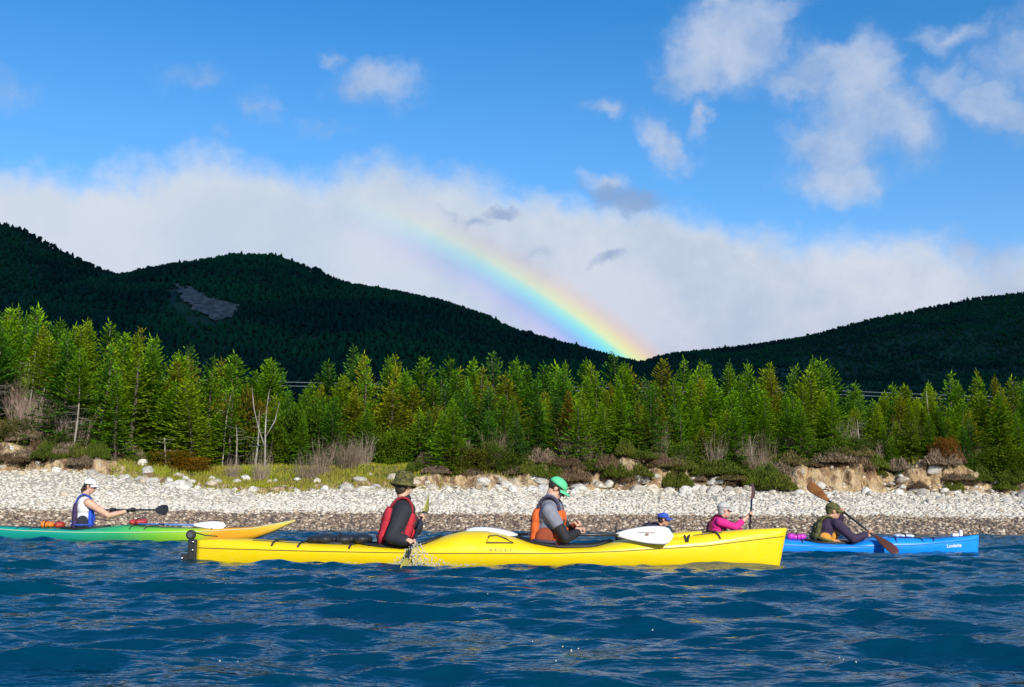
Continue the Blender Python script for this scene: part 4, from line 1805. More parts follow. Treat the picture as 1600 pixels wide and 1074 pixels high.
def c_green(g):
    x = g.node('ShaderNodeSeparateXYZ', {0: objco(g)}, out=0)
    n = g.noise(objco(g), 2.2, 4.0)
    t = g.rng(g.m('ADD', x, g.m('MULTIPLY', g.m('SUBTRACT', n, .5), .5)), -2.4, 3.4)
    return g.ramp(t, [(0, (.01, .30, .26)), (.40, (.01, .34, .25)), (.55, (.03, .38, .14)), (.66, (.16, .50, .04)), (.76, (.36, .60, .03)), (.80, (.72, .40, .03)), (.84, (.85, .34, .02)), (.93, (.84, .42, .02)), (1, (.84, .62, .10))]).outputs[0]


M_green = mat('fading_green_plastic', rough=.35, fn=c_green)
gr = gr - .022
xs = xs * GS
HG = Hull(xs, gr, np.minimum(gs_, gr - .015), gk_, beam_curve(xs, .29, 2.0, .014), 0, 0)
HG.build(M_green, gk, [(.05, .42, .20)])
HG.seamline(gk, mat('pale_seam', (.55, .72, .45), .5), .006)
for x in (1.0, 1.25, 2.35, -.75, -1.0):
    HG.band(x, gk, r=.008, dx=.08)
HG.along(.8, 2.9, .6, gk)
HG.along(-2.0, -.5, .6, gk)

# ---- blue kayak
DB = 15.7
OB = W(1300, 0, DB)
bk = empty('touring_kayak', OB)
tag(bk, 'bright blue kayak on the right with white lettering near its bow', 'kayak')
rx, rz_ = prof([(1085, 842), (1215, 842), (1245, 843), (1275, 848), (1325, 849), (1350, 843), (1385, 839), (1420, 840), (1460, 841), (1500, 838), (1527, 836)], DB, OB)
xs = np.linspace(rx[0], rx[-1], 100)
sx, sz_ = prof([(1085, 849), (1300, 853), (1420, 851), (1527, 843)], DB, OB)
kz = np.interp((xs - xs[0]) / (xs[-1] - xs[0]), [0, .08, .3, .8, .96, 1], [-.02, -.07, -.1, -.1, -.09, -.07])
M_blue = plastic('blue_plastic', (.006, .26, .88), (.004, .17, .65))
HB = Hull(xs, np.interp(xs, rx, rz_), np.interp(xs, sx, sz_), kz, beam_curve(xs, .31, 2.3, .018), 0, .10)
HB.build(M_blue, bk, [(lx(1300, DB, OB), .42, .21)])
HB.seamline(bk, mat('blue_seam', (.01, .10, .45), .5))
for px, dx in ((1250, .1), (1395, .12), (1425, -.12), (1455, .12)):
    HB.band(lx(px, DB, OB), bk, r=.008, dx=dx)
HB.along(lx(1380, DB, OB), lx(1510, DB, OB), .5, bk)
M_wl = mat('white_letters', (.85, .87, .9), .5)
HB.lettering('Looksha', lx(1486, DB - .1, OB), at(1486, 855, DB - .1).z, .068, M_wl, bk, tilt=.06)
fx = lx(1490, DB, OB)
MB().box((fx, 0, HB.deck_z(fx, 0) + .022), (.045, .04, .02)).build('deck_fitting', M_wl, bk, bevel=.008)
MB().box((fx + .085, 0, HB.deck_z(fx + .085, 0) + .04), (.02, .02, .04)).build('deck_fitting', M_wl, bk, bevel=.006)

# ---- kayaks of the two paddlers farther off, mostly behind the yellow one
def small_kayak(name, O, rz, L, m, label, top):
    k = empty(name, O, rz)
    tag(k, label, 'kayak')
    xs = np.linspace(-L / 2, L / 2, 70)
    t = (xs + L / 2) / L
    H = Hull(xs, np.interp(t, [0, .2, .42, .6, .8, 1], [top + .02, top, top - .01, top + .03, top, top + .04]), np.interp(t, [0, .5, 1], [top - .04, top - .09, top - .02]),
             np.interp(t, [0, .1, .5, .9, 1], [0, -.07, -.1, -.07, .02]), beam_curve(xs, .31, 2.2, .02), .1, .2)
    H.build(m, k, [(0.0, .42, .21)], n=90)
    H.seamline(k, M_black)
    for x in (.7, .95, -.8):
        H.band(x, k, r=.008, dx=.1)
    return H


DP, DC = 17.2, 20.0
OP = W(1122, 0, DP)
OC = W(1008, 0, DC)
small_kayak('short_kayak', OP, R(55), 3.3, plastic('red_plastic', (.5, .03, .03), (.3, .02, .02)), 'short red kayak under the pink-sleeved paddler, behind the yellow bow', .16)
small_kayak('dark_kayak', OC, R(68), 3.6, plastic('navy_plastic', (.012, .014, .022), (.03, .03, .04)), 'dark kayak under the blue-capped paddler, beyond the yellow kayak', .22)


# ------------------------------------------------------------------ paddles
def blade(tip, root, wid, nrm, curve=.02):
    tip, root = Vector(tip), Vector(root)
    d = tip - root
    L = d.length
    z = d / L
    n = Vector(nrm)
    n = (n - z * n.dot(z)).normalized()
    s = z.cross(n)
    rings = []
    for k in range(15):
        t = k / 14
        w = wid * .5 * (math.sin(math.pi * min(1, .04 + t * .62)) ** .9 if t < .8 else math.sin(math.pi * (.04 + .8 * .62)) ** .9 * math.sqrt(max(0, 1 - ((t - .8) / .2) ** 2)))
        w = max(w, .010)
        c = root + z * (L * t) + n * (curve * math.sin(math.pi * t * .9))
        th = .010 * (1 - .75 * t) + .002
        ring = []
        for q in range(10):
            a = 2 * math.pi * q / 10
            ring.append(c + s * (w * math.cos(a) + .10 * wid * (t - .5) * .6) + n * (th * math.sin(a)))
        rings.append(ring)
    return MB().loft(rings)


def paddle(name, A, B, bm, sm, label, nA, nB, Lb=.46, wid=.175, single=False, cat='paddle', bm2=None):
    A, B = Vector(A), Vector(B)
    d = (B - A).normalized()
    org = (A + B) / 2
    e = empty(name, org)
    T = Matrix.Translation(-org)
    s0 = A + d * (Lb - .04)
    s1 = B if single else B - d * (Lb - .04)
    for nm, mb, m in (('shaft', MB().tube([s0, (s0 + s1) / 2, s1], .0155, 10), sm), ('blade', blade(A, A + d * Lb, wid, nA), bm)) + ((() if single else (('blade', blade(B, B - d * Lb, wid, nB), bm2 or bm),))):
        me = mb.mesh(nm, m, True)
        me.transform(T)
        obj(nm, me, e)
    for f in (.46, .54):
        me = MB().tube([s0.lerp(s1, f), s0.lerp(s1, f + .012)], .019, 10).mesh('drip_ring', M_black, True)
        me.transform(T)
        obj('drip_ring', me, e)
    tag(e, label, cat)
    return e


M_shaft = mat('black_shaft', (.015, .015, .018), .4)
M_wood = mat('brown_wood', rough=.4, fn=speck((.20, .075, .015), (.32, .13, .03), 4))
M_darkblade = mat('dark_brown_blade', (.10, .035, .025), .4)
M_blackblade = mat('black_blade', (.018, .018, .022), .35)
M_yblade = mat('yellow_blade', (.42, .39, .07), .4)
M_bshaft = mat('blue_shaft', (.08, .20, .55), .4)

# hands of the rear yellow paddler fix his paddle
A_near, A_far = at(645, 848, DY - .38), at(659, 808, DY + .36)
dA = (A_far - A_near).normalized()
paddle('paddle', A_near - dA * .90, A_far + dA * .62, M_yblade, M_shaft, 'yellow-bladed paddle dipping beside the red-vested paddler', (1, 0, .3), (1, .1, .1))
# the white paddle lying along the front cockpit
PA, PB = at(1052, 837, DY - .36), at(724, 834, DY + .12)
wp = paddle('paddle', PA, PB, M_white_blade, M_shaft, 'white-bladed paddle laid along the front cockpit of the yellow kayak', (0, -1, .25), (0, -.6, .8), Lb=.60, wid=.20)
dW = (PB - PA).normalized()
nW = Vector((0, -1, .25))
nW = (nW - dW * nW.dot(dW)).normalized()
sW = dW.cross(nW)
mk = MB()
cW = PA + dW * .27 - (PA + PB) / 2 + nW * .031
mk.ell(cW, (.022, .014, .002), (dW, sW, nW), 12, 6)
mk.box(cW + sW * .02, (.085, .003, .0015), (dW, sW, nW))
mk.build('emblem', mat('faded_emblem', (.28, .16, .14), .6), wp, True)
# woman in the striped kayak
C_tip = at(264, 797, 17.45)
C_near = at(207, 797, 18.0)
dC = (C_near - C_tip).normalized()
C_far = C_near + dC * .52
paddle('paddle', C_tip, C_tip + dC * 2.15, M_blackblade, M_shaft, 'black-bladed paddle held level by the white-capped paddler', (-.2, -1, .15), (0, .3, 1), Lb=.36, wid=.165)
# blue kayak paddler
D_up, D_lo = at(1262, 757, 16.4), at(1403, 866, 15.12)
paddle('paddle', D_up, D_lo, M_wood, M_shaft, 'slanting brown wooden paddle across the blue kayak', (-.6, -1, .5), (-.3, -.55, 1), Lb=.48, wid=.15, bm2=M_darkblade)
D_far, D_near = D_up.lerp(D_lo, .40), D_up.lerp(D_lo, .715)
# pink paddler
E_top = at(1176, 757, 17.75)
E_hand = at(1173, 804, 17.08)
dE = (E_hand - E_top).normalized()
paddle('paddle', E_top, E_top + dE * 2.1, M_darkblade, M_shaft, 'upright dark paddle held by the pink-sleeved paddler', (1, -.9, .2), (1, -.5, .2), Lb=.44, wid=.15)
E_far = E_hand + dE * .55
# spare on the striped kayak's foredeck
gm = gk.matrix_basis
sp_a = gm @ Vector((2.52, -.10, HG.deck_z(2.52, .1) + .03))
sp_b = gm @ Vector((1.05, -.14, HG.deck_z(1.05, .14) + .035))
paddle('spare_paddle', sp_a, sp_b, mat('white_spare_blade', (.85, .85, .85), .4), M_bshaft, 'white-bladed half paddle strapped on the striped kayak foredeck', (0, -.85, .55), (0, 0, 1), Lb=.56, wid=.15, single=True)


# ------------------------------------------------------------------ deck gear
def bag(name, kay, H, x, y, half, m, label, lumps=5, seed=1, cat='bag', group=None):
    r = random.Random(seed)
    c = Vector((x, y, H.deck_z(x, y) + half[2] * .8))
    org = kay.matrix_basis @ Vector((x, y, H.deck_z(x, y)))
    mb = MB()
    rot = kay.matrix_basis.to_3x3()
    for k in range(lumps):
        t = (k + .5) / lumps * 2 - 1
        p = Vector((x + t * half[0] * .8, y + r.uniform(-.3, .3) * half[1], c.z + r.uniform(-.12, .12) * half[2]))
        mb.ell(kay.matrix_basis @ p, (half[0] / lumps * 1.9, half[1] * r.uniform(.8, 1), half[2] * r.uniform(.8, 1.05)), (rot @ Vector((1, 0, 0)), rot @ Vector((0, 1, 0)), Vector((0, 0, 1))))
    o = mb.fused(name, m, None, voxel=.012, smooth=2)
    o.data.transform(Matrix.Translation(-org))
    o.location = org
    # closing strap with buckle
    s = MB().tube([Vector((0, half[1] * math.cos(a) * 1.03, half[2] * .8 + half[2] * math.sin(a) * 1.03)) for a in [math.pi * 2 * k / 16 for k in range(16)]], .008, 6, closed=True, up=(1, 0, 0))
    st = s.build('strap', M_cord, o, True)
    st.rotation_euler = kay.rotation_euler
    tag(o, label, cat, group)
    return o


bag('dry_bag', yk, HY, lx(533, DY, OY), 0, (.36, .16, .058), mat('black_bag', (.02, .022, .03), .5), 'long black dry bag on the yellow kayak rear deck', 6, 4)
bag('dry_bag', gk, HG, -.62, 0, (.10, .09, .06), mat('orange_bag', (.75, .20, .02), .5), 'small orange bag behind the white-capped paddler', 3, 5)
bag('dry_bag', gk, HG, -.42, .03, (.08, .09, .06), mat('dark_red_bag', (.38, .04, .02), .5), 'dark red bag beside the orange one on the striped kayak', 3, 6)
bag('deck_bag', gk, HG, .98, 0, (.14, .10, .06), mat('red_bag', (.42, .03, .04), .5), 'flat red deck bag in front of the white-capped paddler', 4, 7)
bag('dry_bag', bk, HB, lx(1240, DB, OB), -.12, (.13, .05, .05), mat('magenta_bag', (.55, .03, .42), .45), 'magenta bag lashed on the blue kayak stern', 4, 8)
bag('map_case', bk, HB, lx(1408, DB, OB), -.05, (.14, .10, .028), mat('clear_case', (.75, .78, .85), .15), 'pale shiny map case on the blue foredeck', 5, 9, 'map case')
# ------------------------------------------------------------------ people
def skin_mat(name, c, c2):
    return mat(name, rough=.5, fn=speck(c, c2, 16, .4, .65), **{'Subsurface Weight': .08, 'Subsurface Radius': (.02, .008, .004), 'Subsurface Scale': .3})


SKIN1 = skin_mat('fair_skin', (.62, .34, .23), (.70, .42, .30))
SKIN2 = skin_mat('tanned_skin', (.52, .27, .17), (.60, .34, .22))


def cloth(name, c, k=.75, rough=.85, sc=14):
    return mat(name, rough=rough, fn=speck(tuple(v * k for v in c), c, sc, .35, .65), bump=(9, .35, .03))


def camo(name, a, b, c, sc=16):
    def f(g):
        P = objco(g)
        x = g.mix(g.rng(g.noise(P, sc, 2), .48, .52), a, b)
        return g.mix(g.rng(g.noise(g.vm('ADD', P, (3, 7, 1)), sc * 1.3, 2), .56, .6), x, c)
    return mat(name, rough=.9, fn=f)


def grip(mb, wrist, G, axis, r=.0185, grow=0.0, back=None):
    """hand closed round a shaft at G: palm, four unequal bent fingers and a thumb from the side of the palm"""
    G, wrist = Vector(G), Vector(wrist)
    A = Vector(axis).normalized()
    v = wrist - G
    v = (v - A * v.dot(A))
    v = v.normalized() if v.length > 1e-4 else basis(A)[0]
    n = A.cross(v)
    R0 = r + .010
    pc = G + v * .030 + n * .020
    ax = (A, v, n)
    mb.ell(pc + v * .012, (.040 + grow, .042 + grow, .016 + grow), ax, 12, 8)
    mb.limb([wrist, pc + v * .025], [.026 + grow, .024 + grow])
    for i, (off, fr, ln) in enumerate(((-.033, .0088, .92), (-.011, .0094, 1.05), (.011, .0092, 1.0), (.033, .0078, .8))):
        pts = []
        for a in (70, 20, -40, -100, -155):
            t = R(90 + (a - 90) * ln)
            pts.append(G + A * off + n * (R0 * math.sin(t)) * 1.0 + v * (R0 * math.cos(t)) * -1.0 * (-1 if False else 1))
        mb.limb(pts, [fr + grow, fr + grow, (fr + grow) * .95, (fr + grow) * .9, (fr + grow) * .8], 8)
    th = [pc - A * .030 + v * .012, G - A * .045 + v * .012 + n * .006, G - A * .038 - n * R0 * .8 + v * .004, G - A * .020 - n * R0 - v * .012]
    mb.limb(th, [.013 + grow, .0115 + grow, .010 + grow, .0085 + grow], 8)


class Person:
    def __init__(self, label, D, hip, neck, head, look, near, far, kdir, skin, up=None, scale=1.0, hdepth=0.0):
        """hip (px, z); neck, head (px, py, dy); near/far = (shoulder, elbow, hand point, grip axis)"""
        self.D = D
        self.hip = W(hip[0], hip[1], D)
        self.neck = at(neck[0], neck[1], D + neck[2])
        self.head = at(head[0], head[1], D + head[2])
        self.org = Vector((self.hip.x, self.hip.y, self.hip.z - .11))
        self.e = empty('person', self.org)
        tag(self.e, label, 'person')
        self.look = Vector(look).normalized()
        u = (self.neck - self.hip).normalized()
        self.u = u
        P = lambda q: q if isinstance(q, Vector) else at(q[0], q[1], D + q[2])
        self.arms = []
        for a in (near, far):
            self.arms.append([P(a[0]), P(a[1]), P(a[2]), Vector(a[3])])
        s = (self.arms[1][0] - self.arms[0][0])
        self.s = (s - u * s.dot(u)).normalized()
        self.f = self.s.cross(u).normalized() * -1
        if self.f.dot(Vector(kdir)) < 0:
            self.f = -self.f
        self.kd = Vector(kdir).normalized()
        self.skin = skin
        hu = Vector(up) if up is not None else Vector((0, 0, 1))
        self.hu = (hu - self.look * hu.dot(self.look)).normalized()
        self.hs = self.look.cross(self.hu)
        self.k = scale
        self.body()

    def done(self, o, parent=None):
        o.data.transform(Matrix.Translation(-self.org))
        o.parent = parent or self.e
        return o

    def torso(self, mb, grow, lo=0.0, hi=1.0, depth=1.0):
        ax = (self.f, self.s, self.u)
        k = self.k
        T = (self.neck - self.hip)
        for t, d, w, hh in ((0.0, .115, .165, .11), (.22, .105, .150, .12), (.45, .112, .158, .12), (.68, .118, .172, .12), (.85, .095, .150, .085)):
            if lo <= t <= hi:
                mb.ell(self.hip + T * t + self.f * (.01 if t > .3 else 0), ((d + grow) * k * depth, (w + grow) * k, hh * k + grow), ax, 16, 10)

    def body(self):
        mb = MB()
        self.torso(mb, 0)
        k = self.k
        hd = self.head
        # neck and head
        mb.limb([self.neck - self.u * .06, self.neck, hd - self.hu * .05 - self.look * .015], [.075 * k, .056 * k, .055 * k])
        ax = (self.look, self.hs, self.hu)
        L, S, U = ax
        mb.ell(hd + U * .025 - L * .012, (.096, .076, .088), ax, 20, 14)
        mb.ell(hd + L * .022 - U * .045, (.066, .058, .078), ax, 18, 12)
        mb.ell(hd + L * .045 - U * .098, (.030, .032, .022), ax, 12, 8)          # chin
        mb.limb([hd + L * .088 + U * .018, hd + L * .106 - U * .022], [.009, .0145])   # nose
        mb.ell(hd + L * .082 + U * .032, (.014, .052, .012), ax, 12, 8)          # brow
        mb.ell(hd + L * .082 - U * .058, (.012, .024, .010), ax, 12, 8)          # lips
        for q in (-1, 1):
            mb.ell(hd + S * (.076 * q) - L * .004 - U * .008, (.019, .009, .031), ax, 12, 8)   # ear
            mb.ell(hd + S * (.040 * q) + L * .066 - U * .022, (.024, .022, .024), ax, 12, 8)   # cheek
        for sh, el, ha, gax in self.arms:
            w = self.wrist(el, ha)
            mb.limb([self.neck.lerp(sh, .45) - self.u * .03, sh, sh.lerp(el, .5), el, el.lerp(w, .35), w], [.058 * k, .060 * k, .050 * k, .041 * k, .041 * k, .027 * k])
            grip(mb, w, ha, gax)
        up = Vector((0, 0, 1))
        sd = self.kd.cross(up)
        for q in (-1, 1):
            h = self.hip + sd * (.095 * q)
            kn = h + self.kd * .40 + up * .02 + sd * (.05 * q)
            an = kn + self.kd * .36 - up * .05 - sd * (.03 * q)
            mb.limb([h, kn, an, an + self.kd * .04 + up * .07], [.085 * k, .058, .042, .03])
        o = mb.fused('body', self.skin, None, voxel=.0082, smooth=2, fac=.4)
        self.b = self.done(o)
        # eyes
        for q in (-1, 1):
            m = MB().ell(hd + S * (.032 * q) + L * .083 + U * .012, (.010, .014, .009), ax, 10, 8)
            self.done(m.build('eye', M_eye, None, True))
        m = MB().ell(hd + L * .088 - U * .058, (.010, .022, .0045), ax, 12, 6)
        self.done(m.build('mouth', M_lip, None, True))

    def wrist(self, el, ha):
        d = (ha - el).normalized()
        return ha - d * .085

    def shirt(self, m, sleeve=1.0, name='shirt', grow=.014, collar=False):
        """sleeve 0: none, .45: short, 1: to the wrist"""
        mb = MB()
        self.torso(mb, grow)
        k = self.k
        for sh, el, ha, _ in self.arms:
            w = self.wrist(el, ha)
            if sleeve <= 0:
                mb.limb([self.neck.lerp(sh, .35) - self.u * .03, sh - self.s * 0], [.06 * k + grow, .045 * k])
                continue
            pts = [self.neck.lerp(sh, .45) - self.u * .03, sh, sh.lerp(el, .5), el, el.lerp(w, .5), w]
            rad = [.058 * k, .060 * k, .050 * k, .042 * k, .038 * k, .029 * k]
            n = {1.0: 6, .7: 5, .45: 3}.get(sleeve, 6)
            mb.limb(pts[:n], [r + grow for r in rad[:n]])
        if collar:
            mb.limb([self.neck - self.u * .03, self.neck + self.u * .03], [.078 * k, .066 * k])
        return self.done(mb.fused(name, m, None, voxel=.009, smooth=4))

    def sleeves(self, m, name='sleeve', a=2, grow=.009):
        k = self.k
        for sh, el, ha, _ in self.arms:
            w = self.wrist(el, ha)
            pts = [sh.lerp(el, .42), el, el.lerp(w, .5), w]
            mb = MB().limb(pts, [r * k + grow for r in (.051, .042, .038, .029)])
            self.done(mb.fused(name, m, None, voxel=.009, smooth=3))

    def gloves(self, m):
        for sh, el, ha, gax in self.arms:
            mb = MB()
            w = self.wrist(el, ha)
            grip(mb, w, ha, gax, grow=.004)
            self.done(mb.fused('glove', m, None, voxel=.006, smooth=2))

    def vest(self, m, trim=None, side=None, thick=1.0, lo=.10, hi=.80, front=1.0):
        """buoyancy vest: padded back and chest panels, side panels, shoulder straps, waist belt"""
        T = self.neck - self.hip
        k = self.k
        ax = (self.f, self.s, self.u)
        L = T.length
        mid = self.hip + T * ((lo + hi) / 2)
        hh = L * (hi - lo) / 2
        e = []
        # padded panels
        for sg, nm, d0 in ((-1, 'vest', .118), (1, 'chest_panel', .112)):
            mb = MB()
            for q in (-1, 0, 1):
                c = mid + self.f * (sg * (d0 - .012 * abs(q)) * k) + self.s * (q * .088 * k)
                for j in (-.55, 0, .55):
                    cc = c + self.u * (j * hh)
                    mb.ell(cc, (.046 * thick, .072 * k, hh * .62), ax, 14, 10)
            o = self.done(mb.fused(nm, m, None, voxel=.010, smooth=4), e[0] if e else None)
            e.append(o)
        for sg in (-1, 1):
            c = self.hip + T * (lo + .2) + self.s * (sg * .168 * k)
            mb = MB().ell(c, (.085 * k, .034, hh * .55), ax, 14, 10)
            self.done(mb.fused('side_panel', side or m, None, voxel=.010, smooth=4), e[0])
            pts = []
            for a in range(0, 181, 20):
                t = R(a)
                pts.append(self.hip + T * (hi - .02) + self.s * (sg * .098 * k) + self.f * (-math.cos(t) * .105 * k) + self.u * (math.sin(t) * (L * (1 - hi) + .055)))
            self.done(MB().tube(pts, .036, 8, flat=.45, up=tuple(self.s)).build('shoulder_strap', trim or m, None, True), e[0])
            # chest pocket with a flap and the strap adjuster
            pk = mid + self.f * (.112 * k + .046 * thick) + self.s * (sg * .075 * k) - self.u * (hh * .1)
            self.done(MB().box(pk, (.010, .048, .055), ax).build('pocket', m, None, bevel=.008), e[0])
            self.done(MB().box(pk + self.u * .12 + self.f * -.01, (.008, .016, .020), ax).build('strap_adjuster', M_black, None, bevel=.004), e[0])
            # webbing across the back panel
            bk_ = mid - self.f * (.118 * k + .040 * thick) + self.u * (sg * hh * .38)
            self.done(MB().box(bk_, (.008, .13 * k, .012), ax).build('webbing', trim or M_black, None, bevel=.004), e[0])
        mb = MB()
        pts = []
        for a in range(24):
            t = 2 * math.pi * a / 24
            pts.append(self.hip + T * (lo + .12) + self.f * (math.cos(t) * .168 * k) + self.s * (math.sin(t) * .205 * k))
        mb.tube(pts, .016, 6, flat=.35, closed=True, up=tuple(self.u))
        self.done(mb.build('belt', trim or M_black, None, True), e[0])
        # buckle
        self.done(MB().box(self.hip + T * (lo + .12) + self.f * (.175 * k), (.008, .022, .016), ax).build('buckle', M_black, None), e[0])
        return e

    def haircap(self, m, low=-.05):
        ax = (self.look, self.hs, self.hu)
        hd = self.head
        mb = MB()
        mb.ell(hd + self.hu * .030 - self.look * .018, (.098, .084, .090), ax, 18, 12)
        mb.ell(hd - self.look * .045 + self.hu * low * .6, (.055, .070, .075), ax, 16, 10)
        return self.done(mb.fused('hair', m, None, voxel=.007, smooth=2))

    def cap(self, m, brim=.075, under=None, tall=.088):
        """peaked cap: domed crown, curved peak, button"""
        ax = (self.look, self.hs, self.hu)
        L, S, U = ax
        hd = self.head + U * .035 - L * .010
        rings = []
        for j in range(9):
            p = j / 8 * math.pi / 2
            rr = math.cos(p) ** .8 if j < 8 else .03
            rings.append([hd + L * (.108 * rr * math.cos(t)) + S * (.091 * rr * math.sin(t)) + U * (tall * math.sin(p)) for t in [2 * math.pi * q / 28 for q in range(28)]])
        cp = self.done(MB().loft(rings).build('cap', m, None, True))
        mb = MB()
        rows = []
        for j in range(6):
            v = j / 5
            row = []
            for q in range(13):
                t = R(-62 + 124 * q / 12)
                r = .104 + brim * v * math.cos(t * 1.05) ** .6
                row.append(hd + L * (r * math.cos(t) * 1.02) + S * (.091 / .104 * r * math.sin(t) * (1 - .12 * v)) - U * (.010 * v + .028 * (math.sin(t) ** 2) + .012 * v * v))
            rows.append(row)
        top = rows
        bot = [[p - U * .004 for p in row] for row in rows]
        n = 13
        vs = [p for r in top for p in r] + [p for r in bot for p in r]
        fs = []
        o = 6 * n
        for j in range(5):
            for q in range(12):
                a = j * n + q
                fs.append((a, a + 1, a + n + 1, a + n))
                fs.append((o + a, o + a + n, o + a + n + 1, o + a + 1))
        for q in range(12):
            a = 5 * n + q
            fs.append((a, a + 1, o + a + 1, o + a))
        mb.add(vs, fs)
        self.done(mb.build('peak', under or m, None, True), cp)
        self.done(MB().ell(hd + U * (tall + .002), (.009, .009, .005), ax, 10, 6).build('button', m, None, True), cp)

    def bucket(self, m, brim=.06, tall=.11, rag=0.0):
        ax = (self.look, self.hs, self.hu)
        L, S, U = ax
        hd = self.head + U * .030 - L * .01
        r = random.Random(4)
        prof_ = [(1.0 + brim / .1, -.030), (1.0 + brim / .1 + .02, -.024), (1.03, .008), (1.0, .02), (.97, tall * .6), (.88, tall * .92), (.55, tall * 1.05), (.05, tall * 1.08)]
        rings = []
        for j, (rr, z) in enumerate(prof_):
            ring = []
            for q in range(30):
                t = 2 * math.pi * q / 30
                w = 1 + (rag * r.uniform(-1, 1)) + (.05 * math.sin(3 * t + 1) if j < 2 else 0)
                ring.append(hd + L * (.112 * rr * w * math.cos(t)) + S * (.096 * rr * w * math.sin(t)) + U * (z + (.012 * math.sin(2 * t) if j < 2 else 0) + rag * .08 * r.uniform(-1, 1)))
            rings.append(ring)
        self.done(MB().loft(rings).build('hat', m, None, True))


M_eye = mat('dark_eye', (.03, .02, .015), .2)
M_lip = mat('lips', (.45, .16, .13), .5)
M_hair_dark = mat('dark_hair', rough=.6, fn=speck((.02, .013, .008), (.06, .035, .02), 40))
M_shirt_black = cloth('black_shirt', (.022, .022, .032))
M_shirt_grey = cloth('grey_shirt', (.24, .25, .30))
M_plum = cloth('plum_shirt', (.040, .022, .060))
M_pink = cloth('pink_jacket', (.76, .02, .25), .85)
M_tank = cloth('white_top', (.75, .73, .72), .9)
M_navy = cloth('navy_shirt', (.015, .02, .05))
M_glove = cloth('glove_fabric', (.03, .028, .032))
RX = Vector((1, 0, 0))

# rear paddler of the double: red vest, leafy hat, face turned to the shore
pa = Person('paddler in red vest, black shirt and camouflage hat, face turned to shore', DY, (613, .12), (631, 785, .02), (631, 760, .03), (.55, .80, -.16),
            ((630, 800, -.19), (612, 839, -.31), A_near, dA), ((632, 797, .18), (650, 826, .34), A_far, dA), RX, SKIN1, scale=1.14)
pa.shirt(M_shirt_black, 1.0, collar=True, grow=.026)
pa.vest(cloth('red_vest', (.58, .025, .045), .7), trim=cloth('dark_red_trim', (.30, .015, .03)), thick=1.15)
pa.haircap(M_hair_dark)
pa.bucket(camo('leaf_camouflage', (.055, .055, .012), (.13, .115, .025), (.03, .028, .012), 26), brim=.036, tall=.125, rag=.05)

# front paddler: green cap, orange vest, hands together
pb = Person('paddler in mint green cap and orange vest looking down at both hands', DY, (854, .12), (861, 783, 0), (870, 764, 0), (.80, -.12, -.58),
            ((858, 799, -.20), (884, 841, -.27), (910, 829, -.08), (.2, 1, .3)), ((868, 797, .19), (888, 832, .27), (903, 819, .06), (.4, 1, -.2)), RX, SKIN1, up=(.5, 0, .9), scale=1.15)
pb.shirt(M_shirt_grey, .45, collar=True)
pb.sleeves(mat('black_sleeve', (.012, .012, .015), .75))
pb.vest(cloth('orange_vest', (.72, .13, .02), .72), trim=cloth('vest_navy_trim', (.05, .04, .08)), side=cloth('vest_side', (.32, .06, .02)), thick=1.2)
pb.haircap(M_hair_dark, .03)
pb.cap(cloth('mint_cap', (.12, .62, .30), .9), under=cloth('mint_peak', (.12, .60, .32), .9))

# woman in the striped kayak
pc_ = Person('paddler in white cap and blue vest with bare arms on the left', DG, (131, .12), (132, 777, 0), (141, 760, 0), (1, -.12, -.10),
             ((138, 786, -.17), (170, 806, -.22), C_near, dC), ((140, 785, .17), (164, 806, .26), C_far, dC), RX, SKIN1, scale=1.12)
pc_.shirt(M_tank, 0)
pcv = pc_.vest(cloth('blue_vest', (.02, .10, .68), .8), trim=cloth('blue_strap', (.03, .08, .40)), side=cloth('vest_black_side', (.018, .02, .035)))
pcv[0].data.materials.clear()
pcv[0].data.materials.append(cloth('vest_dark_back', (.05, .03, .10)))
pc_.haircap(M_hair_dark, -.08)
pc_.cap(cloth('white_cap', (.80, .78, .76), .92))
pc_.gloves(M_glove)
mb = MB()
q = pc_.head
mb.limb([q - Vector((.095, 0, -.01)), q + Vector((-.13, 0, -.06)), q + Vector((-.12, 0, -.14))], [.022, .026, .010])
pc_.done(mb.fused('ponytail', M_hair_dark, None, voxel=.007, smooth=1))

# blue kayak paddler
pd = Person('paddler in olive cap and yellow-orange vest leaning forward in the blue kayak', DB, (1281, .10), (1293, 813, 0), (1302, 799, 0), (1, -.10, -.14),
            ((1308, 819, -.19), (1334, 843, -.30), D_near, (D_lo - D_up)), ((1299, 818, .18), (1309, 832, .30), D_far, (D_lo - D_up)), RX, SKIN2, scale=1.08)
pd.shirt(M_plum, 1.0)
ol = camo('olive_camouflage', (.075, .085, .02), (.12, .115, .035), (.04, .045, .015), 22)
vo = cloth('amber_vest', (.66, .30, .04), .75)
pv = pd.vest(vo, trim=cloth('olive_trim', (.11, .10, .02)), side=vo)
pv[0].data.materials.clear()
pv[0].data.materials.append(ol)
pd.haircap(ol, -.02)
pd.cap(ol, brim=.055)

# pink paddler
pe = Person('paddler in magenta jacket and white cap behind the yellow bow', DP, (1115, .08), (1123, 810, 0), (1132, 797, 0), (1, .05, -.05),
            ((1125, 816, -.17), (1149, 824, -.24), E_hand, dE), ((1127, 815, .17), (1150, 826, .20), E_far, dE), RX, SKIN1, scale=.96)
pe.shirt(M_pink, .7)
pe.vest(cloth('maroon_vest', (.12, .008, .03), .7), trim=cloth('maroon_trim', (.08, .006, .02)), front=.6)
pe.haircap(mat('grey_hair', (.4, .38, .36), .7))
pe.cap(cloth('pale_cap', (.50, .50, .47), .85))

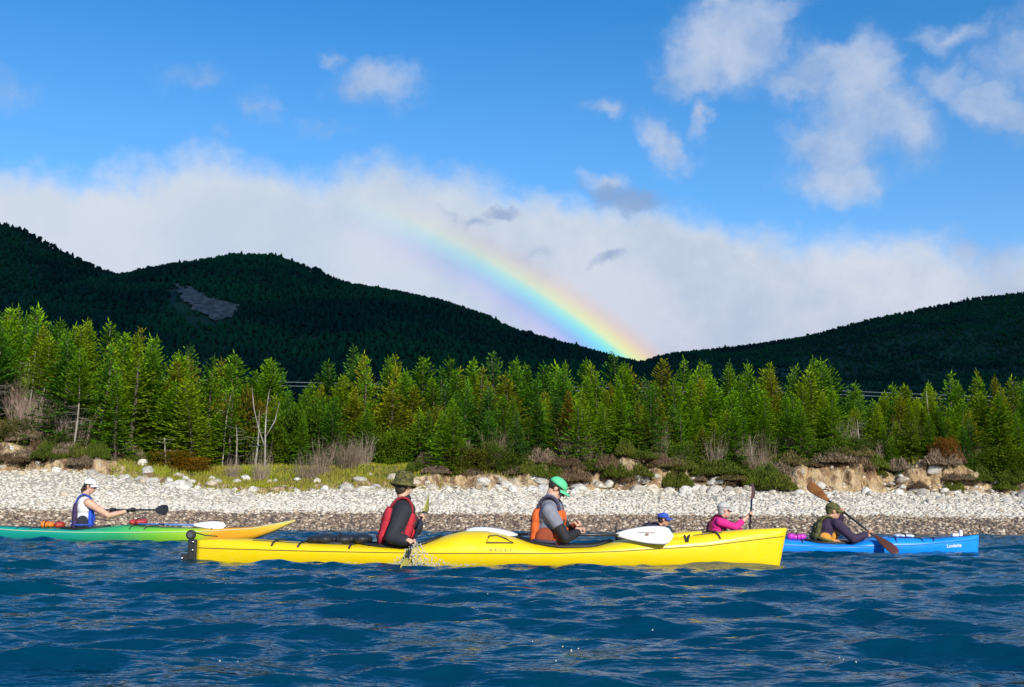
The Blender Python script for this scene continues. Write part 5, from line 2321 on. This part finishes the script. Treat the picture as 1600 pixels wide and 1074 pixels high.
# blue-capped paddler farthest off, bent low over the deck
pf = Person('paddler in blue cap bent low beyond the yellow kayak', DC, (1003, .10), (1026, 823, 0), (1037, 812, 0), (1, -.15, -.05),
            ((1028, 828, -.16), (1042, 836, -.22), (1060, 832, -.1), (.2, 1, 0)), ((1030, 828, .16), (1044, 836, .2), (1062, 832, .1), (.2, 1, 0)), RX, SKIN2, scale=.92)
pf.shirt(M_navy, 1.0)
pf.vest(cloth('navy_vest', (.02, .02, .05), .7))
pf.haircap(M_hair_dark)
pf.cap(cloth('royal_cap', (.03, .09, .50), .85))


# ------------------------------------------------------------------ splash and drops
def drops():
    r = np.random.RandomState(5)
    Vs, Fs, b = [], [], 0

    def ball(c, rad, st=(1, 1, 1)):
        nonlocal b
        Vs.append(ICO_V * rad * np.array(st) + np.array(c))
        Fs.append(ICO_F + b)
        b += len(ICO_V)
    c0 = at(651, 872, DY - .62)
    c0.z = 0.0
    for k in range(420):
        a = r.rand() * 6.283
        rad = abs(r.normal(0, .16))
        h = max(.0, (.24 - rad * .7) * r.rand() ** 1.2)
        ball((c0.x + rad * math.cos(a), c0.y + .5 * rad * math.sin(a), .01 + h), r.uniform(.002, .0055), (1, 1, r.uniform(1.5, 4.0)))
    for k in range(220):
        a = r.normal(0, .42)
        ball((c0.x - .1 + a, c0.y + r.normal(0, .09), r.uniform(.0, .03)), r.uniform(.003, .007), (2.6, 1.3, .5))
    m = mat('splashing_water', (.74, .74, .66), .12, **{'Transmission Weight': .35, 'IOR': 1.33})
    o = obj('splash', np_mesh('splash', np.concatenate(Vs), np.concatenate(Fs), [m], smooth=True))
    tag(o, 'white splash of drops thrown up where the rear paddle dips', 'splash', None, 'stuff')
    Vs, Fs, b = [], [], 0
    for px, py in ((878, 1030), (886, 1033), (892, 1040), (868, 1046), (905, 1036), (760, 938), (1018, 1000), (345, 1048), (370, 1052), (1300, 1048), (1322, 1046), (1336, 1050), (832, 1018), (960, 870), (1120, 905), (640, 905), (350, 922)):
        D = CAM_H / max(.01, (py - 792) / F) * .97
        p = at(px, py, D)
        for q in range(1):
            ball((p.x + r.normal(0, .012), p.y + r.normal(0, .02), max(p.z, .0) + .03 + r.uniform(0, .02)), r.uniform(.0022, .0042))
    o = obj('spray_drops', np_mesh('spray_drops', np.concatenate(Vs), np.concatenate(Fs), [m], smooth=True))
    tag(o, 'scattered bright spray drops over the near waves', 'spray', None, 'stuff')


drops()
